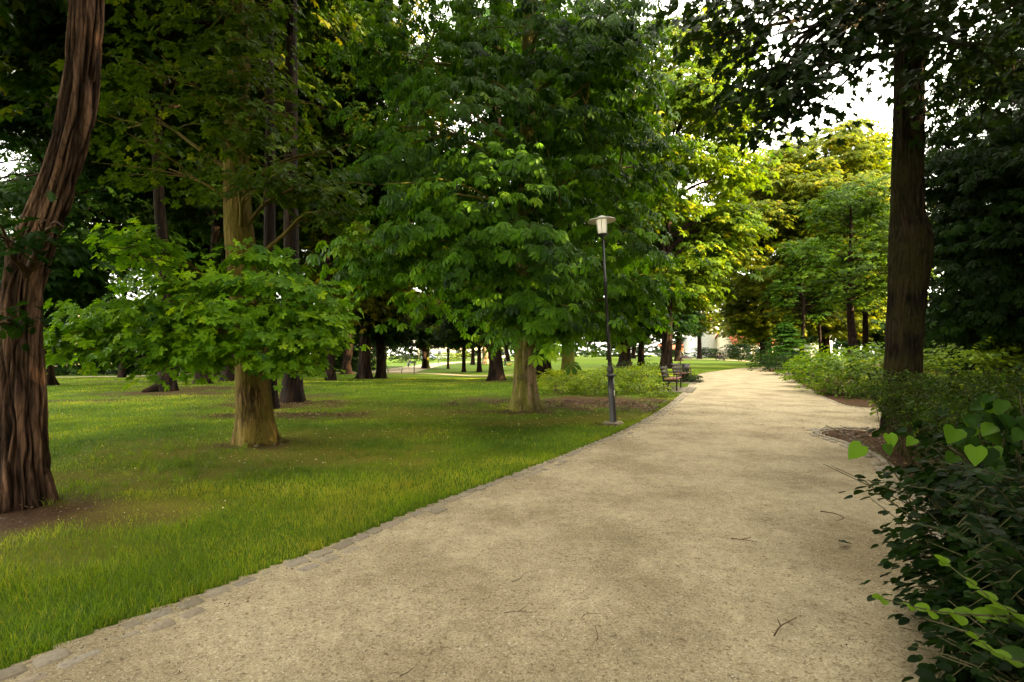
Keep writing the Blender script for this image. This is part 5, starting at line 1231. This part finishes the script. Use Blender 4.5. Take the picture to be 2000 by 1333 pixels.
a = Acc(); th = np.linspace(0, 6.283, 28, endpoint=False); cx = P(1408, 660, 128); lx, lz = cx[0] - e.location.x, cx[2] - e.location.z
a.add([(lx + .52 * math.cos(t), -.06, lz + .78 * math.sin(t)) for t in th] + [(lx + .52 * math.cos(t), .05, lz + .78 * math.sin(t)) for t in th], [tuple(range(28))] + [(i, 28 + i, 28 + (i + 1) % 28, (i + 1) % 28) for i in range(28)]); f_ = a.build('window', M['pane'], e)
a = Acc(); a.tube([(lx + .56 * math.cos(t), -.05, lz + .83 * math.sin(t), .05) for t in np.linspace(0, 6.283, 29)], nu=5, cap=False); a.tube([(lx, -.09, lz - .78, .03), (lx, -.09, lz + .78, .03)], nu=4); a.tube([(lx - .5, -.09, lz, .03), (lx + .5, -.09, lz, .03)], nu=4); a.build('frame', M['plaster_grey'], f_)
house('stone_tower', 'pale stone wall end right of the white gable', 1428, 1437.5, 122, 640, 630, M['stone'], M['tiles'], 5, 1, 3)
house('house', 'low house with a red tiled roof behind the bushes', 1433, 1530, 118, 671, 636, M['plaster_pale'], M['tiles'], 12, 5, 1)
house('house', 'grey house glimpsed between thin trunks right of the conifer', 1570, 1625, 98, 622, 600, M['plaster_grey'], M['tiles'], 9, 3, 3)
house('house', 'cream house glimpsed beside the leaning furrowed trunk', 60, 126, 84, 610, 585, M['plaster_cream'], M['tiles'], 10, 6, 3)
house('house', 'pale house glimpsed between trunks left of the iron bench', 685, 742, 160, 655, 634, M['plaster_pale'], M['tiles'], 10, 4, 2)
house('house', 'long pale house behind the parked cars', 815, 990, 168, 655, 630, M['plaster_pale'], M['tiles'], 12, 10, 2)
house('house', 'low white wall-like house at the far left end of the sunny lawn hedge gap', 1295, 1364, 170, 685, 672, M['plaster_white'], M['tiles'], 10, 5, 1)
def car(label, loc, rz, paint):
    e = empty('parked_car', loc, rz); tag(e, label, 'car', 'cars parked beyond the lawn')
    prof = [(-2.1, .35), (-2.12, .75), (-1.9, .92), (-1.35, .98), (-.75, 1.42), (.55, 1.45), (1.25, .98), (1.95, .88), (2.1, .65), (2.1, .35)]
    def ext(pr, y0, y1, inset=0):
        n = len(pr); V = [(x, y0, z) for x, z in pr] + [(x, y1, z) for x, z in pr]; return V, [tuple(range(n)), tuple(range(2 * n - 1, n - 1, -1))] + [(i, n + i, n + (i + 1) % n, (i + 1) % n) for i in range(n)]
    a = Acc(); a.add(*ext(prof, -.85, .85)); a.build('body', paint, e)
    for s in (-1, 1):
        a = Acc(); a.add(*ext([(-1.15, 1.0), (-.7, 1.36), (.5, 1.38), (1.05, 1.0)], s * .853, s * .862)); a.build('side_window', M['pane'], e)
    for x in (-1.3, 1.3):
        for s in (-1, 1):
            a = Acc(); a.tube([(x, s * .70, .32, .32), (x, s * .90, .32, .32)], nu=18); w_ = a.build('wheel', M['blackcloth'], e, smooth=True)
            a = Acc(); a.tube([(x, s * .90, .32, .19), (x, s * .912, .32, .17)], nu=14); a.build('rim', M['plaster_grey'], w_)
M['paint_blue'] = plain('pale_blue_paint', (.42, .52, .66), .25, .5, 0, .03); M['paint_white'] = plain('white_paint', (.75, .75, .75), .25, .5, 0, .03)
for px_, lab, mt in ((838, 'pale blue car parked beyond the lawn, behind the flared dark trunk', 'paint_blue'), (868, 'white car parked beyond the lawn, behind the slim leaning trunk', 'paint_white')):
    x, y = (px_ - 1000) / FOC * 132, 132; car(lab, (x, y, zf(x, y)), .05, M[mt])
